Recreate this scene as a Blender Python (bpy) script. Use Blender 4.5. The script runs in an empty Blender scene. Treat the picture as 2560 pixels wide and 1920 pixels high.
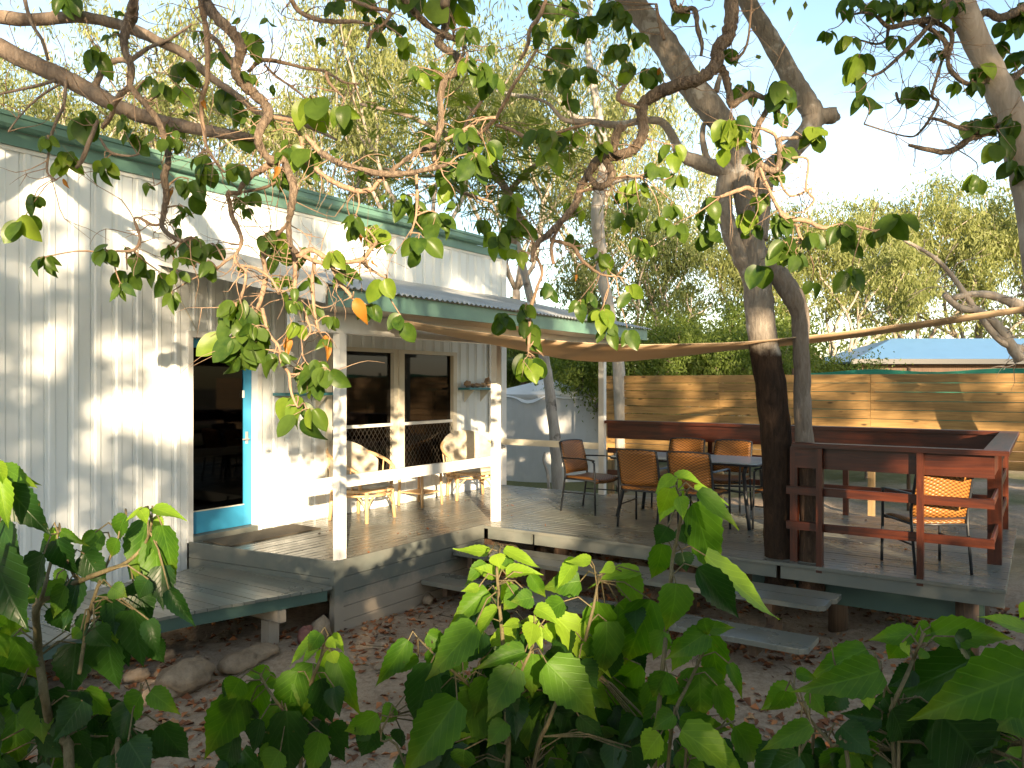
import bpy, math, random
import numpy as np
from mathutils import Vector, Matrix, noise as mnoise

sc = bpy.context.scene
COL = sc.collection
R = math.radians

# ------------------------------------------------------------------ camera, sky, sun, exposure
F, YAW, CH = 1970.0, R(34.0), 2.2            # focal length in photo pixels, heading, eye height
cam = bpy.data.cameras.new('camera'); co = bpy.data.objects.new('camera', cam); COL.objects.link(co)
cam.sensor_width = 36.0; cam.lens = F / 2560 * 36.0; cam.clip_end = 2000; cam.clip_start = 0.05
co.location = (0, 0, CH); co.rotation_euler = (R(90), 0, YAW - R(90))
sc.camera = co
FWD = Vector((math.cos(YAW), math.sin(YAW), 0)); RGT = Vector((math.sin(YAW), -math.cos(YAW), 0))
SUN_DIR = Vector((0.705, 0.69, -0.185)).normalized()
w = bpy.data.worlds.new('World'); sc.world = w; w.use_nodes = True
nt = w.node_tree; bg = nt.nodes['Background']
sky = nt.nodes.new('ShaderNodeTexSky'); sky.sky_type = 'NISHITA'; sky.sun_disc = False
sky.sun_elevation = R(10.6); sky.sun_rotation = math.atan2(-SUN_DIR.x, -SUN_DIR.y) % (2 * math.pi)
sky.air_density = 1.0; sky.dust_density = 0.6; sky.ozone_density = 1.0
# thin bright high cloud drifting over the whole sky
tc = nt.nodes.new('ShaderNodeTexCoord'); mp = nt.nodes.new('ShaderNodeMapping'); mp.inputs['Scale'].default_value = (1.2, 1.2, 3.2)
nz = nt.nodes.new('ShaderNodeTexNoise'); nz.inputs['Scale'].default_value = 1.6; nz.inputs['Detail'].default_value = 6; nz.inputs['Distortion'].default_value = .6
cr = nt.nodes.new('ShaderNodeValToRGB'); cr.color_ramp.elements[0].position = .42; cr.color_ramp.elements[1].position = .68; cr.color_ramp.elements[1].color = (.40, .40, .40, 1)
hs = nt.nodes.new('ShaderNodeHueSaturation'); hs.inputs['Saturation'].default_value = .12; hs.inputs['Value'].default_value = 1.5
mxw = nt.nodes.new('ShaderNodeMix'); mxw.data_type = 'RGBA'
nt.links.new(tc.outputs['Generated'], mp.inputs[0]); nt.links.new(mp.outputs[0], nz.inputs['Vector']); nt.links.new(nz.outputs[0], cr.inputs[0]); nt.links.new(sky.outputs[0], hs.inputs['Color'])
nt.links.new(cr.outputs[0], mxw.inputs[0]); nt.links.new(sky.outputs[0], mxw.inputs[6]); nt.links.new(hs.outputs[0], mxw.inputs[7])
nt.links.new(mxw.outputs[2], bg.inputs[0]); bg.inputs[1].default_value = 0.125
sl = bpy.data.lights.new('sun', 'SUN'); sl.energy = 5.0; sl.angle = R(0.55); sl.color = (1.0, 0.77, 0.50)
so = bpy.data.objects.new('sun', sl); COL.objects.link(so)
so.rotation_euler = SUN_DIR.to_track_quat('-Z', 'Y').to_euler(); so.location = (-20, -20, 12)
sc.view_settings.view_transform = 'Standard'; sc.view_settings.look = 'None'
sc.view_settings.exposure = 1.75; sc.view_settings.gamma = 1.0
sc.render.engine = 'CYCLES'; sc.cycles.use_denoising = True
sc.cycles.max_bounces = 7; sc.cycles.transparent_max_bounces = 8
sc.cycles.diffuse_bounces = 4; sc.cycles.glossy_bounces = 3

# ------------------------------------------------------------------ helpers
def W(u, v, d):
    return Vector((0, 0, CH)) + d * (FWD + (u - 1280) / F * RGT) + Vector((0, 0, d * (960 - v) / F))
def onz(u, v, z): return W(u, v, (CH - z) * F / (v - 960))

def tag(o, label=None, cat=None, group=None, kind=None):
    if label: o['label'] = label
    if cat: o['category'] = cat
    if group: o['group'] = group
    if kind: o['kind'] = kind
    return o
def empty(name, loc, label=None, cat=None, group=None, rz=0, parent=None):
    o = bpy.data.objects.new(name, None); COL.objects.link(o); o.empty_display_size = 0.1
    o.location = loc; o.rotation_euler = (0, 0, rz)
    if parent: o.parent = parent
    return tag(o, label, cat, group)
def base_of(p):
    v = Vector((0, 0, 0))
    while p is not None: v = v + p.location; p = p.parent
    return v

class MB:
    def __init__(s): s.v = []; s.f = []
    def add(s, vs, fs):
        k = len(s.v); s.v += [tuple(x) for x in vs]; s.f += [tuple(i + k for i in f) for f in fs]
    def box(s, x0, x1, y0, y1, z0, z1, c=0.0):
        if c <= 0:
            s.add([(x0,y0,z0),(x1,y0,z0),(x1,y1,z0),(x0,y1,z0),(x0,y0,z1),(x1,y0,z1),(x1,y1,z1),(x0,y1,z1)],
                  [(0,3,2,1),(4,5,6,7),(0,1,5,4),(1,2,6,5),(2,3,7,6),(3,0,4,7)])
        else:
            c = min(c, abs(x1-x0)*.3, abs(y1-y0)*.3, abs(z1-z0)*.3)
            s.add([(x0,y0,z0),(x1,y0,z0),(x1,y1,z0),(x0,y1,z0),
                   (x0,y0,z1-c),(x1,y0,z1-c),(x1,y1,z1-c),(x0,y1,z1-c),
                   (x0+c,y0+c,z1),(x1-c,y0+c,z1),(x1-c,y1-c,z1),(x0+c,y1-c,z1)],
                  [(0,3,2,1),(8,9,10,11),(0,1,5,4),(1,2,6,5),(2,3,7,6),(3,0,4,7),(4,5,9,8),(5,6,10,9),(6,7,11,10),(7,4,8,11)])
        return s
    def obox(s, a, b, wd, ht, up=(0, 0, 1), c=0.0):
        """bar from a to b, wd wide, ht high"""
        a = Vector(a); b = Vector(b); d = (b - a); L = d.length; d.normalize()
        side = Vector(up).cross(d)
        if side.length < 1e-5: side = Vector((1, 0, 0))
        side.normalize(); u = d.cross(side)
        m = MB(); m.box(0, L, -wd/2, wd/2, -ht/2, ht/2, c)
        s.add([a + d*x + side*y + u*z for x, y, z in m.v], m.f); return s
    def tube(s, pts, rad, n=8, cap=True):
        pts = [Vector(p) for p in pts]
        if not hasattr(rad, '__len__'): rad = [rad] * len(pts)
        k = len(s.v); prev = None
        for i, p in enumerate(pts):
            t = (pts[min(i+1, len(pts)-1)] - pts[max(i-1, 0)])
            if t.length < 1e-9: t = Vector((0, 0, 1))
            t.normalize()
            if prev is None:
                a = t.cross(Vector((0.31, 0.17, 0.93)));
                if a.length < 1e-4: a = t.cross(Vector((1, 0, 0)))
            else: a = prev - t * prev.dot(t)
            a.normalize(); prev = a; b = t.cross(a)
            for j in range(n):
                q = 2 * math.pi * j / n
                s.v.append(tuple(p + rad[i] * (math.cos(q) * a + math.sin(q) * b)))
        for i in range(len(pts) - 1):
            for j in range(n):
                s.f.append((k+i*n+j, k+i*n+(j+1) % n, k+(i+1)*n+(j+1) % n, k+(i+1)*n+j))
        if cap:
            s.f.append(tuple(k + j for j in range(n))[::-1]); e = k + (len(pts)-1)*n
            s.f.append(tuple(e + j for j in range(n)))
        return s
    def grid(s, rows):
        k = len(s.v); n = len(rows[0])
        for r in rows: s.v += [tuple(p) for p in r]
        for i in range(len(rows)-1):
            for j in range(n-1):
                s.f.append((k+i*n+j, k+i*n+j+1, k+(i+1)*n+j+1, k+(i+1)*n+j))
        return s
    def lathe(s, c, prof, n=24):
        k = len(s.v)
        for r, z in prof:
            for j in range(n):
                q = 2*math.pi*j/n; s.v.append((c[0]+r*math.cos(q), c[1]+r*math.sin(q), c[2]+z))
        for i in range(len(prof)-1):
            for j in range(n):
                s.f.append((k+i*n+j, k+i*n+(j+1) % n, k+(i+1)*n+(j+1) % n, k+(i+1)*n+j))
        return s
    def mesh(s, name, mat, off=None, smooth=False):
        me = bpy.data.meshes.new(name)
        vs = s.v if off is None else [(x-off[0], y-off[1], z-off[2]) for x, y, z in s.v]
        me.from_pydata(vs, [], s.f); me.materials.append(mat)
        if smooth:
            me.polygons.foreach_set('use_smooth', [True]*len(me.polygons))
        me.update(); return me
    def build(s, name, mat, parent=None, smooth=False, **kw):
        me = s.mesh(name, mat, base_of(parent) if parent else None, smooth)
        o = bpy.data.objects.new(name, me); COL.objects.link(o)
        if parent: o.parent = parent
        return tag(o, **kw)
def place(me, name, parent, M=None):
    o = bpy.data.objects.new(name, me); COL.objects.link(o)
    if parent: o.parent = parent
    if M is not None:
        if parent: M = Matrix.Translation(-base_of(parent)) @ M
        o.matrix_basis = M
    return o
def copy_tree(o, parent=None):
    c = o.copy(); COL.objects.link(c); c.parent = parent
    for ch in list(o.children): copy_tree(ch, c)
    return c
def smooth_pts(pts, k=4):
    """Catmull-Rom through (Vector, r)"""
    out = []
    n = len(pts)
    for i in range(n-1):
        p0 = pts[max(i-1, 0)]; p1 = pts[i]; p2 = pts[i+1]; p3 = pts[min(i+2, n-1)]
        for j in range(k):
            t = j/k
            a = 0.5*((2*p1[0]) + (p2[0]-p0[0])*t + (2*p0[0]-5*p1[0]+4*p2[0]-p3[0])*t*t + (3*p1[0]-p0[0]-3*p2[0]+p3[0])*t**3)
            out.append((a, p1[1]*(1-t)+p2[1]*t))
    out.append(pts[-1]); return out
def np_mesh(name, V, Q, mat):
    """V (n,3) and quads (m,4)"""
    me = bpy.data.meshes.new(name)
    me.vertices.add(len(V)); me.vertices.foreach_set('co', np.asarray(V, np.float32).ravel())
    me.loops.add(Q.size); me.loops.foreach_set('vertex_index', Q.astype(np.int32).ravel())
    k = Q.shape[1]
    me.polygons.add(len(Q)); me.polygons.foreach_set('loop_start', np.arange(0, Q.size, k, dtype=np.int32))
    me.materials.append(mat); me.update(calc_edges=True); me.validate(); return me

# ------------------------------------------------------------------ materials
def nodes(name):
    m = bpy.data.materials.new(name); m.use_nodes = True
    t = m.node_tree; t.nodes.clear()
    o = t.nodes.new('ShaderNodeOutputMaterial'); return m, t, o
def N(t, typ, **kw):
    n = t.nodes.new(typ)
    for k, v in kw.items():
        if k.startswith('i_'):
            key = k[2:].replace('_', ' ')
            n.inputs[key].default_value = v
        else: setattr(n, k, v)
    return n
def ramp(t, fac, stops):
    r = t.nodes.new('ShaderNodeValToRGB')
    while len(r.color_ramp.elements) < len(stops): r.color_ramp.elements.new(0.5)
    for e, (p, c) in zip(r.color_ramp.elements, stops):
        e.position = p; e.color = (*c, 1) if len(c) == 3 else c
    t.links.new(fac, r.inputs[0]); return r.outputs[0]
def mixc(t, fac, a, b, typ='MIX'):
    m = t.nodes.new('ShaderNodeMix'); m.data_type = 'RGBA'; m.blend_type = typ
    for s, x in ((0, fac), (6, a), (7, b)):
        if hasattr(x, 'is_output'): t.links.new(x, m.inputs[s])
        elif s == 0: m.inputs[0].default_value = x
        else: m.inputs[s].default_value = (*x, 1)
    return m.outputs[2]
def coord(t, scale=(1, 1, 1), kind='Object', rand=False):
    c = t.nodes.new('ShaderNodeTexCoord'); mp = t.nodes.new('ShaderNodeMapping'); mp.inputs['Scale'].default_value = scale
    t.links.new(c.outputs[kind], mp.inputs[0])
    if rand:
        oi = t.nodes.new('ShaderNodeObjectInfo'); mul = t.nodes.new('ShaderNodeVectorMath'); mul.operation = 'SCALE'
        cb = t.nodes.new('ShaderNodeCombineXYZ')
        for i in range(3): t.links.new(oi.outputs['Random'], cb.inputs[i])
        t.links.new(cb.outputs[0], mul.inputs[0]); mul.inputs['Scale'].default_value = 37.0
        t.links.new(mul.outputs[0], mp.inputs['Location'])
    return mp.outputs[0]
def noi(t, vec, scale, detail=4, rough=.55, dist=0):
    n = t.nodes.new('ShaderNodeTexNoise'); n.inputs['Scale'].default_value = scale; n.inputs['Detail'].default_value = detail
    n.inputs['Roughness'].default_value = rough; n.inputs['Distortion'].default_value = dist
    if vec is not None: t.links.new(vec, n.inputs['Vector'])
    return n.outputs[0]
def principled(t, o, col, rough=.5, bump=None, bstr=.2, bdist=.01, spec=.5, roughvar=None):
    p = t.nodes.new('ShaderNodeBsdfPrincipled')
    if hasattr(col, 'is_output'): t.links.new(col, p.inputs['Base Color'])
    else: p.inputs['Base Color'].default_value = (*col, 1)
    if hasattr(rough, 'is_output'): t.links.new(rough, p.inputs['Roughness'])
    else: p.inputs['Roughness'].default_value = rough
    p.inputs['Specular IOR Level'].default_value = spec
    if bump is not None:
        b = t.nodes.new('ShaderNodeBump'); b.inputs['Strength'].default_value = bstr; b.inputs['Distance'].default_value = bdist
        t.links.new(bump, b.inputs['Height']); t.links.new(b.outputs[0], p.inputs['Normal'])
    t.links.new(p.outputs[0], o.inputs[0]); return p
def randval(t, lo, hi):
    oi = t.nodes.new('ShaderNodeObjectInfo'); m = t.nodes.new('ShaderNodeMapRange')
    m.inputs[3].default_value = lo; m.inputs[4].default_value = hi
    t.links.new(oi.outputs['Random'], m.inputs[0]); return m.outputs[0]
def tint(t, col, lo, hi):
    h = t.nodes.new('ShaderNodeHueSaturation'); t.links.new(randval(t, lo, hi), h.inputs['Value'])
    t.links.new(col, h.inputs['Color']) if hasattr(col, 'is_output') else h.inputs['Color'].__setattr__('default_value', (*col, 1))
    return h.outputs[0]

def paint(name, c, rough=.45, dirt=.25, dirtc=None, scale=(1, 1, 1), var=(.95, 1.05), bstr=.15, ds=2.5):
    m, t, o = nodes(name); v = coord(t, scale, rand=True)
    n1 = noi(t, v, ds, 6, .65); n2 = noi(t, v, 40, 3)
    dc = dirtc or tuple(x*.55 for x in c)
    col = mixc(t, ramp(t, n1, [(.45, (0, 0, 0)), (.8, (dirt,)*3)]), c, dc)
    col = tint(t, col, *var)
    principled(t, o, col, rough, n2, bstr, .003); return m
def wood(name, c1, c2, rough=.5, axis=0, var=(.85, 1.12), knots=False, bstr=.25, gs=1.0):
    m, t, o = nodes(name)
    sc3 = [14*gs]*3; sc3[axis] = 0.9*gs
    v = coord(t, tuple(sc3), rand=True)
    n1 = noi(t, v, 2.2, 5, .6, 1.2); n2 = noi(t, v, 14, 3, .6)
    col = mixc(t, ramp(t, n1, [(.3, (0, 0, 0)), (.72, (1, 1, 1))]), c1, c2)
    if knots:
        v2 = coord(t, tuple(2.2 if i == axis else 6 for i in range(3)), rand=True)
        vo = t.nodes.new('ShaderNodeTexVoronoi'); vo.inputs['Scale'].default_value = 1.0; t.links.new(v2, vo.inputs['Vector'])
        col = mixc(t, ramp(t, vo.outputs['Distance'], [(.06, (1, 1, 1)), (.14, (0, 0, 0))]), col, tuple(x*.3 for x in c1))
    col = tint(t, col, *var)
    principled(t, o, col, rough, n2, bstr, .004); return m

M = {}
M['clad'] = paint('white_cladding_paint', (.77, .81, .825), .42, .18, (.46, .45, .41), (1, 1, .22), (.93, 1.03), ds=2.2)
M['white'] = paint('white_gloss_paint', (.77, .77, .75), .4, .3, (.5, .46, .38), (1, 1, .5), (.95, 1.03), ds=5)
M['cream'] = paint('cream_paint', (.62, .58, .48), .5, .3)
M['green'] = paint('green_fascia_paint', (.115, .235, .185), .35, .3, (.2, .28, .22), (1, 1, 1), (.95, 1.05))
M['dgreen'] = paint('dark_green_paint', (.05, .10, .085), .5, .35)
M['teal'] = paint('teal_paint', (.04, .20, .24), .45, .3)
M['blue'] = paint('blue_door_paint', (.035, .26, .46), .35, .3, (.03, .18, .33))
def deckmat(name, axis):
    m, t, o = nodes(name); s = [9]*3; s[axis] = .8
    v = coord(t, tuple(s), rand=True); n1 = noi(t, v, 1.5, 6, .65, .6); n2 = noi(t, v, 9, 4, .6)
    v3 = coord(t, (1, 1, 1), rand=False); n3 = noi(t, v3, 1.7, 5, .6)
    col = mixc(t, n1, (.125, .138, .125), (.19, .20, .18))
    col = mixc(t, ramp(t, n3, [(.5, (0, 0, 0)), (.75, (.5, .5, .5))]), col, (.20, .17, .13))
    col = tint(t, col, .85, 1.12)
    rr = ramp(t, n3, [(.35, (.22,)*3), (.7, (.42,)*3)])
    principled(t, o, col, rr, n2, .3, .003); return m
M['deckx'] = deckmat('grey_green_deck_paint_lengthwise', 0); M['decky'] = deckmat('grey_green_deck_paint_crosswise', 1)
M['deckskirt'] = paint('grey_green_skirt_paint', (.13, .145, .132), .5, .45, (.26, .24, .2), (.6, 1, 1), (.92, 1.06), ds=2)
def dusty(m):
    # sand splashed up the lowest boards
    t = m.node_tree; p = next(n for n in t.nodes if n.type == 'BSDF_PRINCIPLED'); src = p.inputs['Base Color'].links[0].from_socket
    g = t.nodes.new('ShaderNodeNewGeometry'); sx = t.nodes.new('ShaderNodeSeparateXYZ'); t.links.new(g.outputs['Position'], sx.inputs[0])
    nz = noi(t, g.outputs['Position'], 3.5, 6, .65); a = N(t, 'ShaderNodeMath', operation='MULTIPLY_ADD'); t.links.new(nz, a.inputs[0]); a.inputs[1].default_value = -.42; t.links.new(sx.outputs[2], a.inputs[2])
    f = ramp(t, a.outputs[0], [(.0, (.75,)*3), (.12, (0, 0, 0))])
    t.links.new(mixc(t, f, src, (.36, .30, .24)), p.inputs['Base Color'])
dusty(M['deckskirt'])
M['redx'] = wood('oiled_red_timber_lengthwise', (.028, .006, .003), (.120, .024, .006), .40, 0, gs=.6)
M['redy'] = wood('oiled_red_timber_crosswise', (.028, .006, .003), (.120, .024, .006), .40, 1, gs=.6)
M['redz'] = wood('oiled_red_timber_upright', (.028, .006, .003), (.120, .024, .006), .40, 2, gs=.6)
M['pine'] = wood('treated_pine_boards', (.22, .125, .04), (.41, .25, .09), .6, 1, (.82, 1.12), True, gs=.8)
M['pinez'] = wood('treated_pine_posts', (.26, .17, .08), (.42, .29, .14), .65, 2)
M['log'] = wood('round_log_timber', (.055, .033, .02), (.13, .08, .048), .75, 2)
M['cane'] = wood('pale_cane', (.50, .31, .15), (.68, .47, .26), .42, 2, (.9, 1.1))
M['cushion'] = paint('faded_cushion_cloth', (.52, .47, .38), .9, .8, (.20, .18, .15), (1, 1, 1), (.95, 1.05), .4, ds=7)
M['black'] = paint('dark_metal', (.022, .026, .032), .38, .1)
M['galv'] = paint('galvanised_iron', (.42, .44, .46), .38, .5, (.22, .2, .18), (1, .5, 1))
M['bluer'] = paint('blue_grey_roof_iron', (.12, .26, .47), .45, .2)
M['tank'] = paint('grey_tank', (.50, .51, .52), .7, .3, (.22, .22, .2), (1, 1, .5))
M['tarp'] = paint('white_tarpaulin', (.78, .80, .82), .45, .2, (.4, .42, .45))
M['mat'] = paint('doormat_fibre', (.085, .07, .05), .95, .5, None, (1, 1, 1), (1, 1), 1.0, 30)
M['rubber'] = paint('grey_fitting', (.12, .13, .13), .5, .2)
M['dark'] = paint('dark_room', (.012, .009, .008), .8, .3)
M['tablet'] = paint('pale_blue_grey_tabletop', (.42, .50, .56), .22, .15)
M['shell'] = paint('shells_and_driftwood', (.34, .22, .13), .7, .6, (.6, .5, .4), (1, 1, 1), (.6, 1.4), ds=9)
M['shadecloth'] = paint('green_shadecloth', (.02, .20, .14), .8, .4)
M['wire'] = paint('brown_security_wire', (.03, .025, .02), .5, .2)

def wickermat():
    m, t, o = nodes('woven_wicker')
    v = coord(t, (1, 1, 1))
    sx = t.nodes.new('ShaderNodeSeparateXYZ'); t.links.new(v, sx.inputs[0])
    def sw(sock, k):
        a = N(t, 'ShaderNodeMath', operation='MULTIPLY'); t.links.new(sock, a.inputs[0]); a.inputs[1].default_value = k
        b = N(t, 'ShaderNodeMath', operation='SINE'); t.links.new(a.outputs[0], b.inputs[0]); return b.outputs[0]
    s1 = sw(sx.outputs[1], 120); zz = N(t, 'ShaderNodeMath', operation='ADD'); t.links.new(sx.outputs[2], zz.inputs[0]); t.links.new(sx.outputs[0], zz.inputs[1])
    s2 = sw(zz.outputs[0], 270)
    ml = N(t, 'ShaderNodeMath', operation='MULTIPLY'); t.links.new(s1, ml.inputs[0]); t.links.new(s2, ml.inputs[1])
    n1 = noi(t, v, 9, 4)
    ad = N(t, 'ShaderNodeMath', operation='MULTIPLY_ADD'); t.links.new(ml.outputs[0], ad.inputs[0]); ad.inputs[1].default_value = .5; ad.inputs[2].default_value = .5
    col = mixc(t, ad.outputs[0], (.06, .021, .006), (.42, .18, .037))
    n1b = N(t, 'ShaderNodeMath', operation='MULTIPLY'); t.links.new(n1, n1b.inputs[0]); n1b.inputs[1].default_value = .45; col = mixc(t, n1b.outputs[0], col, (.14, .055, .015)); col = tint(t, col, .85, 1.15)
    principled(t, o, col, .42, ad.outputs[0], .7, .006); return m
M['wicker'] = wickermat()

def glassmat(name, tintc, refl):
    m, t, o = nodes(name)
    tr = N(t, 'ShaderNodeBsdfTransparent'); tr.inputs[0].default_value = (*tintc, 1)
    gl = N(t, 'ShaderNodeBsdfGlossy'); gl.inputs['Roughness'].default_value = .03; gl.inputs[0].default_value = (.95, .95, .95, 1)
    lw = N(t, 'ShaderNodeLayerWeight'); lw.inputs[0].default_value = .35
    mr = N(t, 'ShaderNodeMapRange'); t.links.new(lw.outputs['Fresnel'], mr.inputs[0]); mr.inputs[3].default_value = refl*.4; mr.inputs[4].default_value = refl*2
    mx = N(t, 'ShaderNodeMixShader'); t.links.new(mr.outputs[0], mx.inputs[0]); t.links.new(tr.outputs[0], mx.inputs[1]); t.links.new(gl.outputs[0], mx.inputs[2])
    t.links.new(mx.outputs[0], o.inputs[0]); return m
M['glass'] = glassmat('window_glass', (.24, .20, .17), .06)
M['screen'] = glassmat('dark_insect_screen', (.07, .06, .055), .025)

def leafmat(name, c1, c2, trans=.42, gloss=.48, edge=None, veins=True):
    """real leaf colours vary from leaf to leaf; light passes through"""
    m, t, o = nodes(name)
    oi = t.nodes.new('ShaderNodeObjectInfo'); v = coord(t, (1, 1, 1), rand=True)
    col = mixc(t, oi.outputs['Random'], c1, c2)
    n1 = noi(t, v, 3.0, 4); col = mixc(t, ramp(t, n1, [(.35, (0, 0, 0)), (.75, (.55,)*3)]), col, tuple(x*1.35 for x in c2))
    nb = noi(t, coord(t, (1, 1, 1), rand=True), 7.0, 5, .7); col = mixc(t, ramp(t, nb, [(.66, (0, 0, 0)), (.74, (.75,)*3)]), col, (.16, .11, .03))
    bump = None
    if veins:
        tc = t.nodes.new('ShaderNodeTexCoord'); sp = t.nodes.new('ShaderNodeSeparateXYZ'); t.links.new(tc.outputs['Object'], sp.inputs[0])
        ab = N(t, 'ShaderNodeMath', operation='ABSOLUTE'); t.links.new(sp.outputs[0], ab.inputs[0])
        k = N(t, 'ShaderNodeMath', operation='MULTIPLY_ADD'); t.links.new(ab.outputs[0], k.inputs[0]); k.inputs[1].default_value = -1.1
        t.links.new(sp.outputs[1], k.inputs[2])
        k2 = N(t, 'ShaderNodeMath', operation='MULTIPLY'); t.links.new(k.outputs[0], k2.inputs[0]); k2.inputs[1].default_value = 7.5
        fr = N(t, 'ShaderNodeMath', operation='PINGPONG'); t.links.new(k2.outputs[0], fr.inputs[0]); fr.inputs[1].default_value = .5
        side = ramp(t, fr.outputs[0], [(.0, (1, 1, 1)), (.09, (0, 0, 0))])
        mid = ramp(t, ab.outputs[0], [(.006, (1, 1, 1)), (.02, (0, 0, 0))])
        vv = mixc(t, 1.0, side, mid, 'LIGHTEN')
        vf = N(t, 'ShaderNodeMath', operation='MULTIPLY'); t.links.new(vv, vf.inputs[0]); vf.inputs[1].default_value = .28
        col = mixc(t, vf.outputs[0], col, tuple(min(1, x*1.8+.02) for x in c2)); bump = vv
        if edge:
            e = ramp(t, sp.outputs[1], [(.55, (0, 0, 0)), (1.0, (.8,)*3)])
            e2 = N(t, 'ShaderNodeMath', operation='MULTIPLY'); t.links.new(e, e2.inputs[0]); t.links.new(n1, e2.inputs[1])
            col = mixc(t, e2.outputs[0], col, edge)
    p = t.nodes.new('ShaderNodeBsdfPrincipled'); t.links.new(col, p.inputs['Base Color']); p.inputs['Roughness'].default_value = gloss
    p.inputs['Specular IOR Level'].default_value = .25
    if bump is not None:
        b = t.nodes.new('ShaderNodeBump'); b.inputs['Strength'].default_value = .2; b.inputs['Distance'].default_value = .02; b.invert = True
        t.links.new(bump, b.inputs['Height']); t.links.new(b.outputs[0], p.inputs['Normal'])
    tl = t.nodes.new('ShaderNodeBsdfTranslucent')
    tcol = mixc(t, 1.0, col, (1.0, 1.0, .45), 'MULTIPLY')
    h = t.nodes.new('ShaderNodeHueSaturation'); h.inputs['Value'].default_value = 1.9; h.inputs['Saturation'].default_value = 1.05
    t.links.new(tcol, h.inputs['Color']); t.links.new(h.outputs[0], tl.inputs[0])
    mx = N(t, 'ShaderNodeMixShader'); mx.inputs[0].default_value = trans
    t.links.new(p.outputs[0], mx.inputs[1]); t.links.new(tl.outputs[0], mx.inputs[2]); t.links.new(mx.outputs[0], o.inputs[0]); return m
M['lf_young'] = leafmat('young_shrub_leaf', (.13, .26, .022), (.20, .31, .025), .45)
M['lf_mid'] = leafmat('shrub_leaf', (.030, .092, .008), (.075, .165, .012), .45, edge=(.22, .22, .02))
M['lf_dark'] = leafmat('dark_shrub_leaf', (.009, .036, .007), (.020, .060, .009), .33, .32)  # darkest leaf tone, mostly on the lower growth
M['lf_plum'] = leafmat('round_tree_leaf', (.022, .058, .010), (.075, .125, .018), .36, .34, veins=False)
M['lf_plum_y'] = leafmat('pale_round_tree_leaf', (.11, .19, .022), (.17, .235, .03), .42, .36, veins=False)
M['lf_orange'] = leafmat('withered_orange_leaf', (.40, .18, .03), (.30, .12, .02), .35, .5, veins=False)
M['lf_gum'] = leafmat('gum_leaf', (.12, .145, .055), (.235, .25, .10), .35, .5, veins=False)
M['lf_olive'] = leafmat('olive_gum_leaf', (.075, .105, .036), (.185, .205, .075), .35, .5, veins=False)
M['lf_bush'] = leafmat('bush_leaf', (.07, .11, .022), (.12, .16, .035), .35, .5, veins=False)
M['lf_feather'] = leafmat('feathery_leaflet', (.06, .095, .018), (.12, .155, .03), .4, .5, veins=False)
M['lf_palm'] = leafmat('palm_leaf', (.05, .09, .02), (.09, .13, .03), .3, .4, veins=False)
def littermat():
    m, t, o = nodes('dry_leaf_litter'); v = coord(t)
    vo = t.nodes.new('ShaderNodeTexWhiteNoise'); g = t.nodes.new('ShaderNodeNewGeometry')
    t.links.new(g.outputs['Random Per Island'], vo.inputs['Vector'])
    col = ramp(t, g.outputs['Random Per Island'], [(.0, (.09, .035, .015)), (.4, (.24, .085, .03)), (.75, (.38, .145, .05)), (1, (.32, .20, .10))])
    principled(t, o, col, .75); return m
M['litter'] = littermat()

def barkmat(name, c1, c2, dark=None, zmix=None, scale=1.0, bstr=.6, lich=None):
    m, t, o = nodes(name)
    v = coord(t, (9*scale, 9*scale, 2.2*scale)); n1 = noi(t, v, 2.5, 8, .7, .8)
    v2 = coord(t, (1, 1, 1)); n2 = noi(t, v2, 4*scale, 5, .6)
    col = mixc(t, ramp(t, n1, [(.35, (0, 0, 0)), (.68, (1, 1, 1))]), c1, c2)
    if lich: col = mixc(t, ramp(t, n2, [(.55, (0, 0, 0)), (.62, (.8,)*3)]), col, lich)
    if dark:
        g = t.nodes.new('ShaderNodeNewGeometry'); sx = t.nodes.new('ShaderNodeSeparateXYZ'); t.links.new(g.outputs['Position'], sx.inputs[0])
        ad = N(t, 'ShaderNodeMath', operation='MULTIPLY_ADD'); t.links.new(n2, ad.inputs[0]); ad.inputs[1].default_value = zmix[1]; t.links.new(sx.outputs[2], ad.inputs[2])
        f = N(t, 'ShaderNodeMapRange'); t.links.new(ad.outputs[0], f.inputs[0]); f.inputs[1].default_value = zmix[0]+zmix[1]*.5-.04; f.inputs[2].default_value = zmix[0]+zmix[1]*.5+.04
        dk = mixc(t, ramp(t, n1, [(.35, (0, 0, 0)), (.7, (1, 1, 1))]), tuple(x*.45 for x in dark), tuple(x*1.5 for x in dark))
        col = mixc(t, f.outputs[0], dk, col)
    principled(t, o, col, .85, n1, bstr, .03, .25); return m
M['bark_deck'] = barkmat('grey_bark_with_burnt_foot', (.175, .15, .125), (.31, .275, .235), (.036, .021, .013), (2.50, .35), 1.1, .8, (.45, .43, .40))
M['bark_brown'] = barkmat('furrowed_brown_bark', (.10, .072, .054), (.42, .32, .23), scale=3.4, bstr=1.0)
M['bark_limb'] = barkmat('smooth_brown_grey_bark', (.14, .105, .08), (.31, .245, .19), scale=1.2, bstr=.6)
M['bark_gum'] = barkmat('pale_gum_bark', (.26, .215, .175), (.46, .40, .34), scale=.5, bstr=.3)
M['bark_white'] = barkmat('white_gum_bark', (.36, .32, .28), (.52, .48, .43), (.10, .08, .06), (0.2, .8), .5, .3)
M['bark_twig'] = barkmat('pinkish_twig_bark', (.22, .14, .09), (.42, .30, .205), scale=4, bstr=.4)
M['bark_deck2'] = barkmat('grey_brown_mottled_bark', (.14, .112, .09), (.26, .22, .185), (.085, .052, .034), (1.55, .9), 1.1, .8)
M['bark_patch'] = barkmat('black_and_white_patched_bark', (.30, .27, .25), (.46, .43, .40), scale=.5, bstr=.4, lich=(.025, .02, .018))
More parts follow.
